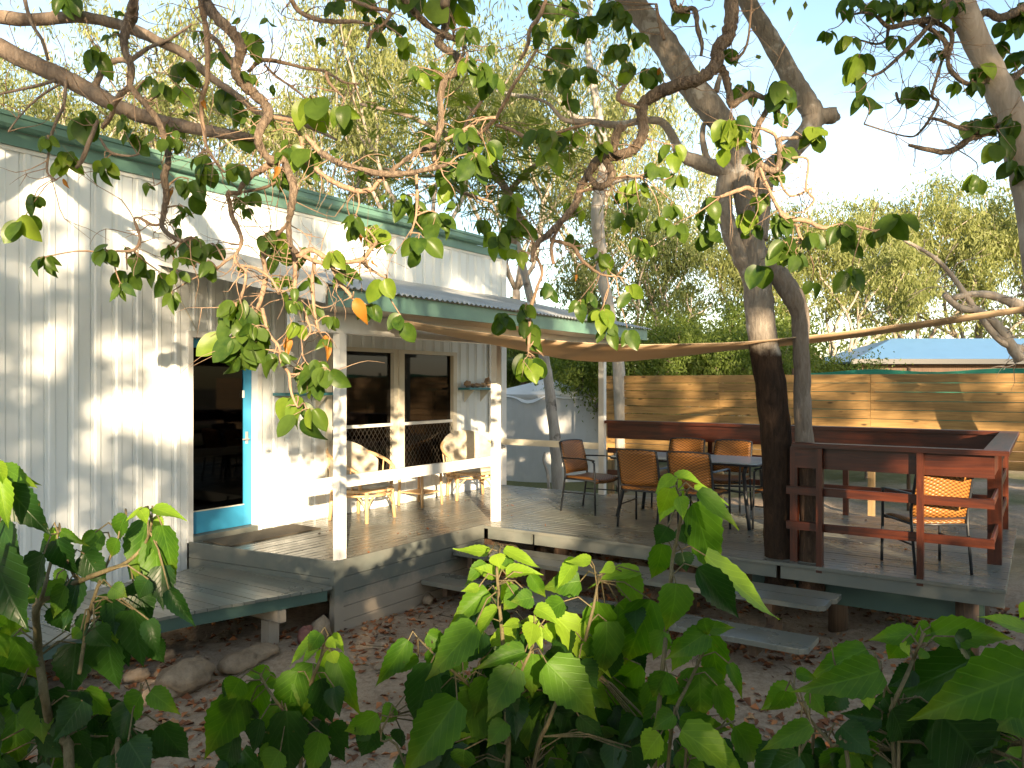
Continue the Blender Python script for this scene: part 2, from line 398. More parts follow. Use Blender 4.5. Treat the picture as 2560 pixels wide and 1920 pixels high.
M['stem'] = barkmat('shrub_stem', (.10, .085, .04), (.20, .16, .09), scale=5, bstr=.3)

def sandmat():
    m, t, o = nodes('pale_sand'); g = t.nodes.new('ShaderNodeNewGeometry'); v = g.outputs['Position']
    n1 = noi(t, v, .45, 6, .6); n2 = noi(t, v, 7, 6, .65); n3 = noi(t, v, 90, 3, .7); n4 = noi(t, v, .16, 5, .6)
    col = mixc(t, n2, (.36, .27, .195), (.56, .455, .35))
    col = mixc(t, ramp(t, n1, [(.54, (0, 0, 0)), (.70, (.6,)*3)]), col, (.21, .15, .10))
    vp = t.nodes.new('ShaderNodeTexVoronoi'); vp.inputs['Scale'].default_value = 34; t.links.new(v, vp.inputs['Vector']); col = mixc(t, ramp(t, vp.outputs['Distance'], [(.05, (.7,)*3), (.2, (0, 0, 0))]), col, (.16, .11, .075))
    n5 = noi(t, v, 22, 5, .7); col = mixc(t, ramp(t, n5, [(.35, (.55,)*3), (.55, (0, 0, 0))]), col, (.22, .155, .105))
    sp = t.nodes.new('ShaderNodeSeparateXYZ'); t.links.new(v, sp.inputs[0])
    far = N(t, 'ShaderNodeMapRange'); t.links.new(sp.outputs[0], far.inputs[0]); far.inputs[1].default_value = 10; far.inputs[2].default_value = 13
    fm = N(t, 'ShaderNodeMath', operation='MULTIPLY'); t.links.new(far.outputs[0], fm.inputs[0])
    t.links.new(ramp(t, n4, [(.44, (0, 0, 0)), (.56, (.8,)*3)]), fm.inputs[1])
    col = mixc(t, fm.outputs[0], col, (.10, .13, .04))
    mx = N(t, 'ShaderNodeMath', operation='MULTIPLY_ADD'); t.links.new(n3, mx.inputs[0]); mx.inputs[1].default_value = .35; t.links.new(n2, mx.inputs[2])
    principled(t, o, col, .95, mx.outputs[0], 1.0, .06, .1); return m
M['sand'] = sandmat()
def rockmat(name, a, b):
    m, t, o = nodes(name); v = coord(t); n1 = noi(t, v, 6, 8, .65); n2 = noi(t, v, 25, 5, .7)
    col = mixc(t, ramp(t, n1, [(.3, (0, 0, 0)), (.7, (1, 1, 1))]), a, b)
    principled(t, o, col, .9, n2, .8, .02, .2); return m
M['rock'] = rockmat('pale_sandstone', (.13, .095, .065), (.36, .28, .20)); M['rockred'] = rockmat('red_rock', (.16, .06, .05), (.27, .13, .11))
def sailmat():
    m, t, o = nodes('tan_shade_fabric'); v = coord(t, (1, 1, 1)); n = noi(t, coord(t, (60, 60, 60)), 3, 3); n1 = noi(t, v, 1.3, 4)
    col = mixc(t, n1, (.60, .44, .28), (.68, .53, .36))
    p = t.nodes.new('ShaderNodeBsdfDiffuse'); t.links.new(col, p.inputs[0]); tl = t.nodes.new('ShaderNodeBsdfTranslucent'); t.links.new(col, tl.inputs[0])
    mx = N(t, 'ShaderNodeMixShader'); mx.inputs[0].default_value = .4; t.links.new(p.outputs[0], mx.inputs[1]); t.links.new(tl.outputs[0], mx.inputs[2])
    t.links.new(mx.outputs[0], o.inputs[0]); return m
M['sail'] = sailmat()

rng = np.random.default_rng(7); rnd = random.Random(11)

# ------------------------------------------------------------------ ground
def hgt(x, y):
    h = .045*mnoise.noise(Vector((x*.7, y*.7, 0))) + .03*mnoise.noise(Vector((x*2.3, y*2.3, 3))) + .022*mnoise.noise(Vector((x*5.2, y*5.2, 9)))
    return h - .03
axis_x = list(np.linspace(-300, -14, 14)) + list(np.linspace(-12, 1.5, 20)) + list(np.arange(1.6, 9.4, .075)) + list(np.linspace(9.5, 30, 40)) + list(np.linspace(34, 400, 18))
axis_y = list(np.linspace(-300, -14, 14)) + list(np.linspace(-12, -1.5, 14)) + list(np.arange(-1.4, 6.2, .075)) + list(np.linspace(6.3, 30, 30)) + list(np.linspace(34, 400, 18))
g = MB(); g.grid([[(x, y, hgt(x, y)) for y in axis_y] for x in axis_x])
g.f = [f[::-1] for f in g.f]
tag(g.build('ground', M['sand'], smooth=True), kind='structure')

# ------------------------------------------------------------------ cabin
WY = 7.15; DZ = 0.6
cabin = empty('cabin', (4.0, WY, 0), 'long white metal clad cabin with green gutter, blue framed door and dark windows', 'cabin')
OFF = -0.025
def clad(x0, x1, z0, z1):
    k0 = math.floor((x0-OFF)/.2); k = k0
    prof = [(0, .0), (.003, .012), (.007, .012), (.010, 0), (.035, 0), (.050, -.013), (.088, -.013), (.103, 0), (.1999, 0)]
    while OFF + k*.2 < x1 - 1e-4:
        a = OFF + k*.2; pts = []
        for px, py in prof:
            X = min(max(a+px, x0), x1); pts.append((X, py))
        q = [pts[0]]
        for p in pts[1:]:
            if p[0] - q[-1][0] > 1e-5: q.append(p)
        if len(q) > 1 and q[-1][0]-q[0][0] > .012:
            jit = rnd.uniform(-.0015, .0015); m = MB()
            m.grid([[(x, WY+y+jit, z0) for x, y in q], [(x, WY+y+jit, z1) for x, y in q]])
            m.build('cladding_panel', M['clad'], cabin)
        k += 1
DX0, DX1, DT = 4.80, 5.59, 2.675
WX0, WX1, WZ0, WZ1 = 6.63, 9.08, 1.04, 2.61
clad(-3.2, DX0-.05, .30, 4.2); clad(DX0-.05, DX1+.05, DT+.06, 4.2); clad(DX1+.05, WX0-.04, .6, 4.2)
clad(WX0-.04, WX1+.04, .6, WZ0-.04); clad(WX0-.04, WX1+.04, WZ1+.045, 4.2); clad(WX1+.04, 10.26, .6, 4.2)
b = MB(); b.box(10.26, 10.40, WY-.03, WY+.05, .3, 4.2); b.build('corner_trim', M['white'], cabin)
b = MB(); b.box(10.36, 10.39, WY+.05, WY+7, .3, 4.2); b.build('end_wall', M['clad'], cabin)
b = MB(); b.box(9.93, 10.02, WY-.04, WY-.016, .6, 3.4); b.build('wall_batten', M['white'], cabin)
# gutter and fascia along the top
b = MB(); b.box(-3.2, 10.42, WY-.05, WY-.02, 4.185, 4.30); b.build('fascia', M['green'], cabin)
b = MB(); prof = [(-.05, 4.302), (-.13, 4.305), (-.155, 4.33), (-.155, 4.385), (-.172, 4.39), (-.172, 4.425), (-.05, 4.428)]
b.grid([[(x, WY+y, z) for y, z in prof] for x in (-3.2, 10.5)]); b.f = [f[::-1] for f in b.f]
b.box(10.495, 10.5, WY-.172, WY-.05, 4.303, 4.427); b.build('gutter', M['green'], cabin)
b = MB(); b.grid([[(x, WY-.04, 4.43), (x, WY+3.2, 4.78), (x, WY+7, 4.43)] for x in (-3.2, 10.5)]); b.build('roof', M['galv'], cabin)
b = MB(); b.box(-3.2, 10.42, WY-.022, WY-.002, 4.15, 4.19); b.build('flashing', M['white'], cabin)
# downpipe hanging cable by the door corner
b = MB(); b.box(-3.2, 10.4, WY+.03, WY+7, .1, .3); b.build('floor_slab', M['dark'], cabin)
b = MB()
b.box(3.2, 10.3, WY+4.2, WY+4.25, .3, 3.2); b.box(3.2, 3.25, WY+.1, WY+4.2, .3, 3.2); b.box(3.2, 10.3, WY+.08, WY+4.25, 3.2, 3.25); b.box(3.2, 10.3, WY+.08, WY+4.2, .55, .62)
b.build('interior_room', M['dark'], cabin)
for x in (6.98, 7.6, 8.42, 8.98):
    b = MB(); b.box(x, x+.05, WY+.30, WY+.33, .62, 2.08); b.build('interior_blue_post', M['blue'], cabin)
b = MB(); b.box(6.9, 9.7, WY+1.5, WY+2.2, 1.2, 1.26); b.box(7, 7.1, WY+1.55, WY+1.65, .62, 1.2); b.box(9.5, 9.6, WY+1.55, WY+1.65, .62, 1.2); b.build('interior_bench', M['log'], cabin)
b = MB(); b.box(3.9, 6.2, WY+1.9, WY+2.5, 1.28, 1.33); b.box(4.0, 4.06, WY+2, WY+2.06, .62, 1.28); b.box(6, 6.06, WY+2, WY+2.06, .62, 1.28); b.build('interior_table', M['log'], cabin)
# door frame and door
b = MB()
b.box(DX0-.055, DX0, WY-.028, WY+.13, .6, DT); b.box(DX1, DX1+.055, WY-.028, WY+.13, .6, DT); b.box(DX0-.055, DX1+.055, WY-.03, WY+.13, DT, DT+.065)
b.build('door_frame', M['white'], cabin)
b = MB(); b.box(DX0, DX1, WY-.03, WY+.13, .6, .655); b.build('door_sill', M['deckskirt'], cabin)
door = empty('door', (DX0 - cabin.location.x, .03, .66), parent=cabin)
y0, y1 = WY+.075, WY+.115
for nm, q in (('stile', (DX0+.005, DX0+.055, .66, DT-.005)), ('stile', (DX1-.105, DX1-.005, .66, DT-.005)), ('top_rail', (DX0+.055, DX1-.105, DT-.10, DT-.005)), ('bottom_rail', (DX0+.055, DX1-.105, .66, .885))):
    b = MB(); b.box(q[0], q[1], y0, y1, q[2], q[3]); b.build(nm, M['blue'], door)
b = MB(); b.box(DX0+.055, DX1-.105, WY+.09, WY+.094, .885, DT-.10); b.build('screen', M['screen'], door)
b = MB(); b.box(DX0+.055, DX1-.105, WY+.068, WY+.09, .885, .895); b.build('bead', M['cream'], door)
b = MB(); b.box(DX1-.085, DX1-.06, WY+.06, WY+.075, 1.55, 1.68); b.tube([(DX1-.072, WY+.062, 1.6), (DX1-.072, WY+.03, 1.6), (DX1-.15, WY+.03, 1.6)], .008, 8); b.build('handle', M['galv'], door)
b = MB(); b.box(DX1-.125, DX1-.108, WY+.06, WY+.076, 2.05, 2.13); b.build('catch', M['white'], door)
# windows: two sashes side by side
def window(x0, x1):
    wn = empty('window', (x0-cabin.location.x, 0, WZ0), parent=cabin)
    y0, y1 = WY-.03, WY+.06; f = .045
    b = MB(); b.box(x0-.04, x0+f, y0, y1, WZ0, WZ1); b.box(x1-f, x1+.04, y0, y1, WZ0, WZ1)
    b.box(x0-.04, x1+.04, y0-.002, y1, WZ1, WZ1+.05); b.box(x0-.04, x1+.04, y0-.012, y1, WZ0-.045, WZ0)
    b.build('frame', M['cream'], wn)
    b = MB(); b.box(x0+f, x1-f, WY-.01, WY+.02, 1.645, 1.685); b.build('meeting_rail', M['white'], wn)
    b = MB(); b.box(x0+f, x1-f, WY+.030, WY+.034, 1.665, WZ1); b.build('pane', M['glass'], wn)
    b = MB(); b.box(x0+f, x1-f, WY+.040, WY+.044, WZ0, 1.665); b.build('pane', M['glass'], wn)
    b = MB(); st = .075; X0, X1, Z0, Z1 = x0+f, x1-f, WZ0, 1.645
    k = X0-(Z1-Z0)
    while k < X1:
        for sgn in (1, -1):
            pts = []
            for (a, c) in ((k, Z0), (k+(Z1-Z0)*.75, Z1)):
                pts.append((a, c) if sgn > 0 else (X0+X1-a, c))
            (ax, az), (bx, bz) = pts
            # clip to the sash
            def clip(ax, az, bx, bz):
                t0, t1 = 0, 1
                dx = bx-ax
                for lim, s in ((X0, 1), (X1, -1)):
                    if abs(dx) < 1e-9: continue
                    tt = (lim-ax)/dx
                    if dx*s > 0: t0 = max(t0, tt)
                    else: t1 = min(t1, tt)
                return t0, t1
            t0, t1 = clip(ax, az, bx, bz)
            if t1 > t0:
                A = (ax+(bx-ax)*t0, WY+.002*sgn, az+(bz-az)*t0); B = (ax+(bx-ax)*t1, WY+.002*sgn, az+(bz-az)*t1)
                b.obox(A, B, .004, .004)
        k += st
    b.build('security_mesh', M['wire'], wn, kind='stuff')
window(WX0, 7.81); window(7.93, WX1)
b = MB(); b.box(7.851, 7.889, WY-.05, WY-.012, WZ0-.04, WZ1+.05); b.build('window_mullion', M['cream'], cabin)

# ------------------------------------------------------------------ veranda roof, posts and rails
ver = empty('veranda', (7.5, 5.3, DZ), 'veranda of white posts under a corrugated iron roof with green fascia', 'veranda')
PY = 5.30
for x in (5.06, 7.52, 10.2):
    b = MB(); b.box(x-.042, x+.042, PY-.042, PY+.042, DZ+.001, 2.66); b.build('post', M['white'], ver)
b = MB(); b.box(4.5, 10.4, PY-.05, PY+.05, 2.66, 2.84); b.build('beam', M['white'], ver)
b = MB(); b.box(4.45, 10.58, 4.77, 4.795, 2.835, 2.985); b.build('fascia', M['green'], ver)
def slope(y): return 2.99 + (y-4.76)*(3.57-2.99)/(WY-4.76)
# soffit lining, rafters
b = MB(); b.add([(4.46, 4.796, 2.835), (10.57, 4.796, 2.835), (10.57, PY-.05, 2.838), (4.46, PY-.05, 2.838)], [(0, 1, 2, 3)]); b.build('soffit', M['cream'], ver)
for x in np.arange(4.62, 10.5, .62):
    b = MB(); b.obox((x, PY+.06, slope(PY)-.12), (x, WY-.03, slope(WY)-.12), .045, .1); b.build('rafter', M['cream'], ver)
b = MB(); b.add([(4.46, PY-.04, slope(PY)-.05), (10.57, PY-.04, slope(PY)-.05), (10.57, WY-.02, slope(WY)-.05), (4.46, WY-.02, slope(WY)-.05)], [(0, 1, 2, 3)]); b.build('ceiling_lining', M['cream'], ver)
xs = np.arange(4.42, 10.62, .77)
for i, xa in enumerate(xs):
    m = MB(); xe = min(xa+.77, 10.62); n = int((xe-xa)/.0095)
    row = lambda y, dz: [(xa+(xe-xa)*j/n, y, slope(y)+.014+dz+.0095*math.sin(2*math.pi*(xa+(xe-xa)*j/n)/.076)) for j in range(n+1)]
    m.grid([row(4.70, 0), row(5.9, 0), row(WY-.02, 0)]); m.build('roof_sheet', M['galv'], ver, smooth=True)
# stepped barge boards on the left end
for i, (dz0, dz1) in enumerate(((.012, .125), (-.092, .010), (-.205, -.094))):
    m = MB(); xo = 4.43-.012*i
    a0, a1 = 4.80, WY-.02
    top = lambda y: slope(y)*1.0
    m.add([(xo, a0, top(a0)+dz0*.62-.02), (xo, a1, top(a1)+dz0), (xo, a1, top(a1)+dz1), (xo, a0, top(a0)+dz1*.62-.02),
           (xo+.022, a0, top(a0)+dz0*.62-.02), (xo+.022, a1, top(a1)+dz0), (xo+.022, a1, top(a1)+dz1), (xo+.022, a0, top(a0)+dz1*.62-.02)],
          [(0, 1, 2, 3)[::-1], (4, 5, 6, 7), (0, 4, 5, 1), (3, 2, 6, 7), (0, 3, 7, 4), (1, 5, 6, 2)])
    m.build('barge_board', M['white'], ver)
b = MB(); b.box(4.52, 7.60, PY+.044, PY+.084, 1.245, 1.355, .004); b.build('rail', M['white'], ver)
b = MB(); b.box(10.18, 10.22, PY+.043, WY-.02, 1.25, 1.345, .004); b.build('rail', M['cream'], ver)

# ------------------------------------------------------------------ veranda deck with boarded skirt
vd = empty('veranda_deck', (6.0, 5.3, 0), 'raised grey green veranda deck of long boards with boarded skirt along its front', 'deck')
bw = .085; gap = .010; y = 5.262
def left_end(y): return 4.965-(y-5.25)*.105
while y < WY-.03:
    x = left_end(y); cuts = sorted([rnd.uniform(6, 9.5)] if rnd.random() < .55 else [])
    xx = [x]+cuts+[10.30]
    for a, c in zip(xx[:-1], xx[1:]):
        m = MB(); dz = rnd.uniform(-.0015, .0015); m.box(a+.0015, c-.0015, y, min(y+bw, WY-.02), DZ-.022, DZ+dz, .003); m.build('deck_board', M['deckx'], vd)
    y += bw+gap
SX, SY = 4.935, 5.235     # outer corner of the skirt
zs = [(.462, .615), (.328, .456), (.196, .322), (.066, .190), (-.10, .060)]
for i, (a, c) in enumerate(zs):
    m = MB(); m.box(SX+.03, 7.2, SY, SY+.022, a, c, .003); m.build('skirt_board', M['deckskirt'], vd)
    if i < 2:
        m = MB(); m.obox((left_end(SY+.05)-.018, SY+.05, (a+c)/2), (left_end(WY-.04)-.018, WY-.04, (a+c)/2), .022, c-a, c=.003); m.build('skirt_board', M['deckskirt'], vd)
m = MB(); m.box(SX-.012, SX+.10, SY-.012, SY+.05, -.12, .612, .003); m.build('corner_post', M['deckskirt'], vd)
m = MB()
for xx in (5.5, 6.6, 7.6, 8.8, 9.9):
    for yy in (5.5, 6.3, 7.0): m.box(xx-.05, xx+.05, yy-.05, yy+.05, -.1, .47)
for yy in (5.5, 6.3, 7.0): m.box(SX+.1, 10.28, yy-.03, yy+.03, .47, .575)
m.build('joist_frame', M['log'], vd)

# ------------------------------------------------------------------ side deck for dining
sd = empty('dining_deck', (8.7, 2.8, 0), 'open grey green dining deck of boards running away from the cabin, built round a tree', 'deck')
x = 7.205; i = 0; Y0 = .24; Y1 = 5.254
while x < 10.28:
    lo = Y0; wd = .11 if i == 0 else bw
    cuts = [] if i < 3 else ([rnd.uniform(1.2, 4.4)] if rnd.random() < .6 else [])
    segs = [lo]+cuts+[Y1]
    for a, c in zip(segs[:-1], segs[1:]):
        m = MB(); dz = rnd.uniform(-.0015, .0015); m.box(x, x+wd, a+.0015, c-.0015, DZ-.03, DZ+dz, .003); m.build('deck_board', M['decky'], sd)
    x += wd+gap; i += 1
for a, c in ((4.62, 5.2), (2.0, 4.58), (.25, 1.96)):
    m = MB(); m.box(7.225, 7.26, a, c, .455, .568, .003); m.build('fascia_board', M['deckskirt'], sd)
m = MB(); m.box(7.5, 7.56, .4, 2.3, .22, .45); m.build('bearer', M['dgreen'], sd)
m = MB(); m.box(7.62, 7.68, .4, 5.2, .36, .565); m.build('bearer', M['dgreen'], sd)
m = MB(); m.box(9.6, 9.66, .4, 5.2, .4, .565); m.build('bearer', M['log'], sd)
for x, y in ((7.6, 1.55), (7.4, 2.9), (7.5, 4.4), (7.45, .52), (9.6, 1), (9.6, 3), (9.6, 5), (8.6, .5)):
    m = MB(); m.tube([(x, y, -.1), (x, y, .45)], .085, 12); m.build('stump', M['log'], sd, smooth=True)
# steps
st = empty('timber_steps', (6.6, 3.3, 0), 'two long grey green timber steps leading up to the dining deck', 'steps')
def tread(x0, x1, ya, yb, z):
    m = MB(); c = .05
    pts = [(x0+c, ya), (x1, ya), (x1, yb), (x0+c*.3, yb), (x0, yb-c*.3), (x0, ya+c)]
    n = len(pts); m.add([(*p, z-.042) for p in pts]+[(*p, z-.004) for p in pts]+[(6.35+(p[0]-6.35)*.996, 3.3+(p[1]-3.3)*.999, z) for p in pts],
        [tuple(range(n))[::-1], tuple(range(2*n, 3*n))]+[(i, (i+1) % n, n+(i+1) % n, n+i) for i in range(n)]+[(n+i, n+(i+1) % n, 2*n+(i+1) % n, 2*n+i) for i in range(n)])
    m.build('tread', M['decky'], st)
tread(6.60, 6.85, 1.45, 5.22, .42); tread(6.862, 7.10, 1.42, 5.22, .42); tread(6.08, 6.46, 1.46, 5.22, .22)
for y in (1.9, 2.75, 4.1, 5.0):
    m = MB(); m.box(6.62, 7.4, y-.03, y+.03, .26, .376); m.box(6.2, 6.95, y-.03, y+.03, .06, .176)
    m.tube([(6.75, y, -.1), (6.75, y, .26)], .05, 10); m.build('stringer', M['log'], st)

# ------------------------------------------------------------------ low boardwalk on the left
bwk = empty('boardwalk', (3.4, 6.2, 0), 'low grey green boardwalk along the cabin wall, left of the veranda deck', 'boardwalk')
def front(x):
    xs = (-2.0, 2.64, 3.7, 4.93); ys = (6.0, 5.72, 5.57, 5.19)
    return float(np.interp(x, xs, ys))
x = -1.6
while x < 4.84:
    xe = x+.088; m = MB(); dz = rnd.uniform(-.002, .002); z = .41+dz
    a, c = front(x)+rnd.uniform(-.006, .006), front(xe)
    m.add([(x, a, z-.024), (xe, c, z-.024), (xe, 6.86, z-.024), (x, 6.86, z-.024), (x, a, z), (xe, c, z), (xe, 6.86, z), (x, 6.86, z)],
          [(0, 3, 2, 1), (4, 5, 6, 7), (0, 1, 5, 4), (1, 2, 6, 5), (2, 3, 7, 6), (3, 0, 4, 7)])
    m.build('deck_board', M['decky'], bwk); x += .094
for a, c in ((-1.6, 2.64), (2.64, 3.7), (3.7, 4.86)):
    m = MB(); m.obox((a, front(a)+.05, .335), (c, front(c)+.05, .335), .045, .10); m.build('edge_beam', M['dgreen'], bwk)
for x in (.5, 2.5, 4.45):
    m = MB(); m.box(x-.03, x+.03, front(x)+.0, 6.8, .18, .283); m.box(x-.055, x+.055, front(x)+.12, front(x)+.22, -.1, .18); m.box(x-.05, x+.05, 6.6, 6.7, -.1, .18); m.build('bearer', M['deckskirt'], bwk)

# ------------------------------------------------------------------ red timber railing
rl = empty('deck_railing', (7.3, .33, DZ), 'oiled red timber railing with broad top cap around the dining deck', 'railing')
def part(nm, mt, *q, c=.004):
    m = MB(); m.box(*q, c); return m.build(nm, mt, rl)
FX = 7.24
part('top_cap', M['redy'], FX-.035, FX+.085, .22, 1.86, 1.638, 1.678)
part('top_cap', M['redx'], FX+.088, 10.14, .22, .40, 1.638, 1.678)
part('top_cap', M['redy'], 10.142, 10.32, .22, 5.24, 1.638, 1.678)
for (a, c) in ((.30, .81), (.87, 1.60), (1.66, 2.02)):
    pass
part('apron_board', M['redy'], FX+.05, FX+.075, .32, 1.85, 1.45, 1.636)
part('apron_board', M['redx'], FX+.13, 10.2, .33, .355, 1.45, 1.636)
part('apron_board', M['redy'], 10.2, 10.225, .36, 5.22, 1.42, 1.636)
for z in (1.245, .93):
    part('mid_rail', M['redy'], FX+.052, FX+.08, .32, 1.93, z-.037, z+.037)
    part('mid_rail', M['redx'], FX+.13, 10.2, .33, .352, z-.037, z+.037)
    part('mid_rail', M['redy'], 10.2, 10.222, .36, 5.22, z-.037, z+.037)
for x, y, s in ((FX+.02, .84, .035), (FX+.02, 1.63, .035), (7.35, 1.87, .033), (8.22, .36, .055), (10.25, .36, .04), (10.25, 2.0, .03), (10.25, 3.7, .03), (9.3, .38, .04)):
    if s == .035: part('post', M['redz'], x-.04, x+.034, y-.025, y+.025, .545, 1.637)
    else: part('post', M['redz'], x-s, x+s, y-s, y+s, .601, 1.637)

# ------------------------------------------------------------------ chairs and tables
def wicker_chair(name, label, group):
    t = empty(name, (0, 0, 0), label, 'chair', group)
    # seat: woven pad with rolled front edge
    m = MB(); rows = []
    for i in range(9):
        x = -.22+.46*i/8; dz = -.028*max(0, (i-5)/3)**2
        rows.append([(x+(.015 if abs(j) < 3 else 0)*(i/8), j*.058, .452+dz-.012*(1-(j/4)**2)) for j in range(-4, 5)])
    low = [[(x, y, z-.04) for x, y, z in r] for r in rows]
    m.grid(rows); k = len(m.v); m.grid(low); m.f[-64:] = [f[::-1] for f in m.f[-64:]]
    for a, c in ((0, 1),): pass
    for i in range(8):
        for j0, fl in ((0, 0), (8, 1)):
            q = (i*9+j0, (i+1)*9+j0, k+(i+1)*9+j0, k+i*9+j0); m.f.append(q if not fl else q[::-1])
    for j in range(8):
        q = (j, j+1, k+j+1, k+j); m.f.append(q[::-1]); q = (72+j, 73+j, k+73+j, k+72+j); m.f.append(q)
    m.build('seat', M['wicker'], t, smooth=True)
    # backrest: curved woven panel
    def bx(y, z): return -.215-.10*((z-.47)/.4)**1.15-.035*(1-(y/.235)**2)
    m = MB(); rf, rb = [], []
    for i in range(9):
        z = .475+.395*i/8; wd = .222+.012*math.sin(math.pi*i/8)
        rf.append([(bx(j*wd/5, z)+.012, j*wd/5, z-.014*(abs(j)/5)**3*(i == 8)) for j in range(-5, 6)])
        rb.append([(bx(j*wd/5, z)-.012, j*wd/5, z-.014*(abs(j)/5)**3*(i == 8)) for j in range(-5, 6)])
    m.grid(rf); k = len(m.v); m.grid(rb); m.f[-80:] = [f[::-1] for f in m.f[-80:]]
    for i in range(8):
        for j0, fl in ((0, 0), (10, 1)):
            q = (i*11+j0, (i+1)*11+j0, k+(i+1)*11+j0, k+i*11+j0); m.f.append(q if not fl else q[::-1])
    for j in range(10):
        m.f.append((j, j+1, k+j+1, k+j)[::-1]); m.f.append((88+j, 89+j, k+89+j, k+88+j))
    m.build('backrest', M['wicker'], t, smooth=True)
    m = MB()
    top = [(bx(j*.046, .872)-.001, j*.046, .876-.014*(abs(j)/5)**3) for j in range(-5, 6)]; m.tube(top, .011, 8)
    m.build('back_rail', M['black'], t, smooth=True)
    for s in (-1, 1):
        m = MB(); m.tube([(.245, s*.262, 0), (.235, s*.258, .44), (.228, s*.262, .63), (.205, s*.264, .655)], .0125, 8); m.build('leg', M['black'], t, smooth=True)
        m = MB(); m.tube([(-.30, s*.235, 0), (-.235, s*.236, .42), (-.232, s*.240, .52), (bx(.22, .80)-.005, s*.238, .80), (bx(.22, .86)-.005, s*.234, .865)], .0125, 8); m.build('leg', M['black'], t, smooth=True)
        m = MB(); pts = [(.225, s*.263, .655), (.15, s*.275, .668), (0, s*.28, .672), (-.15, s*.262, .668), (bx(.2, .68)-.004, s*.242, .665)]
        rows = []
        for p in pts: rows.append([(p[0], p[1]-.02, p[2]), (p[0], p[1]-.014, p[2]+.012), (p[0], p[1]+.014, p[2]+.012), (p[0], p[1]+.02, p[2]), (p[0], p[1], p[2]-.006), (p[0], p[1]-.02, p[2])])
        m.grid(rows); m.build('armrest', M['black'], t, smooth=True)
    m = MB()
    for s in (-1, 1): m.tube([(.235, s*.25, .415), (-.235, s*.236, .415)], .011, 8)
    m.tube([(.235, -.255, .405), (.235, .255, .405)], .011, 8); m.tube([(-.235, -.236, .41), (-.235, .236, .41)], .011, 8)
    m.tube([(-.262, -.236, .24), (.22, -.256, .25)], .008, 6); m.tube([(-.262, .236, .24), (.22, .256, .25)], .008, 6)
    m.build('seat_frame', M['black'], t, smooth=True); return t
GRP = 'wicker dining chairs on the deck'
spots = [(8.28, 3.72, 0, 'woven brown chair with its back to the camera, left one on the near side'),
         (8.28, 3.12, 0, 'woven brown chair with its back to the camera, right one on the near side'),
         (9.66, 3.92, 180, 'woven chair on the far side of the table, left of its neighbour by the railing'),
         (9.66, 3.30, 180, 'woven chair on the far side of the table, right beside the tree trunk'),
         (8.78, 4.72, -97, 'woven chair seen from the side at the head of the table, beside the white post'),
         (8.95, 2.42, 92, 'woven chair mostly hidden behind the tree trunk at the end of the table'),
         (7.73, .86, 34, 'sunlit woven chair standing alone in the railed corner, right of the tree')]
proto = None
for x, y, a, lab in spots:
    if proto is None: proto = o = wicker_chair('wicker_chair', lab, GRP)
    else: o = copy_tree(proto); o['label'] = lab
    o.location = (x, y, DZ+.003); o.rotation_euler = (0, 0, R(a))
tb = empty('dining_table', (8.95, 3.5, DZ), 'long pale topped dining table with dark metal legs among woven chairs', 'table')
m = MB(); X0, X1, Y0t, Y1t, zt = 8.52, 9.38, 2.58, 4.34, 1.335
cr = .07
out = []
for cx, cy, a0 in ((X1-cr, Y1t-cr, 0), (X0+cr, Y1t-cr, 90), (X0+cr, Y0t+cr, 180), (X1-cr, Y0t+cr, 270)):
    for k in range(5): q = R(a0+22.5*k); out.append((cx+cr*math.cos(q), cy+cr*math.sin(q)))
n = len(out); m.add([(*p, zt-.012) for p in out]+[(*p, zt) for p in out], [tuple(range(n))[::-1], tuple(range(n, 2*n))]+[(i, (i+1) % n, n+(i+1) % n, n+i) for i in range(n)]); m.build('tabletop', M['tablet'], tb)
m = MB(); m.tube([(*p, zt-.024) for p in out]+[(*out[0], zt-.024)], .0125, 8); m.box(X0+.1, X1-.1, Y0t+.15, Y0t+.19, zt-.05, zt-.014); m.box(X0+.1, X1-.1, Y1t-.19, Y1t-.15, zt-.05, zt-.014); m.build('table_rim', M['black'], tb, smooth=False)
for sx in (-1, 1):
    for sy in (-1, 1):
        m = MB(); m.tube([(8.95+sx*.37, 3.46+sy*.80, DZ+.002), (8.95+sx*.31, 3.46+sy*.74, DZ+.35), (8.95+sx*.32, 3.46+sy*.72, DZ+.6), (8.95+sx*.36, 3.46+sy*.76, zt-.03)], .022, 8); m.build('leg', M['black'], tb, smooth=True)
m = MB(); m.tube([(8.64, 2.72, 1.0), (9.26, 4.2, 1.0)], .012, 8); m.tube([(9.26, 2.72, 1.0), (8.64, 4.2, 1.0)], .012, 8); m.build('stretcher', M['black'], tb, smooth=True)

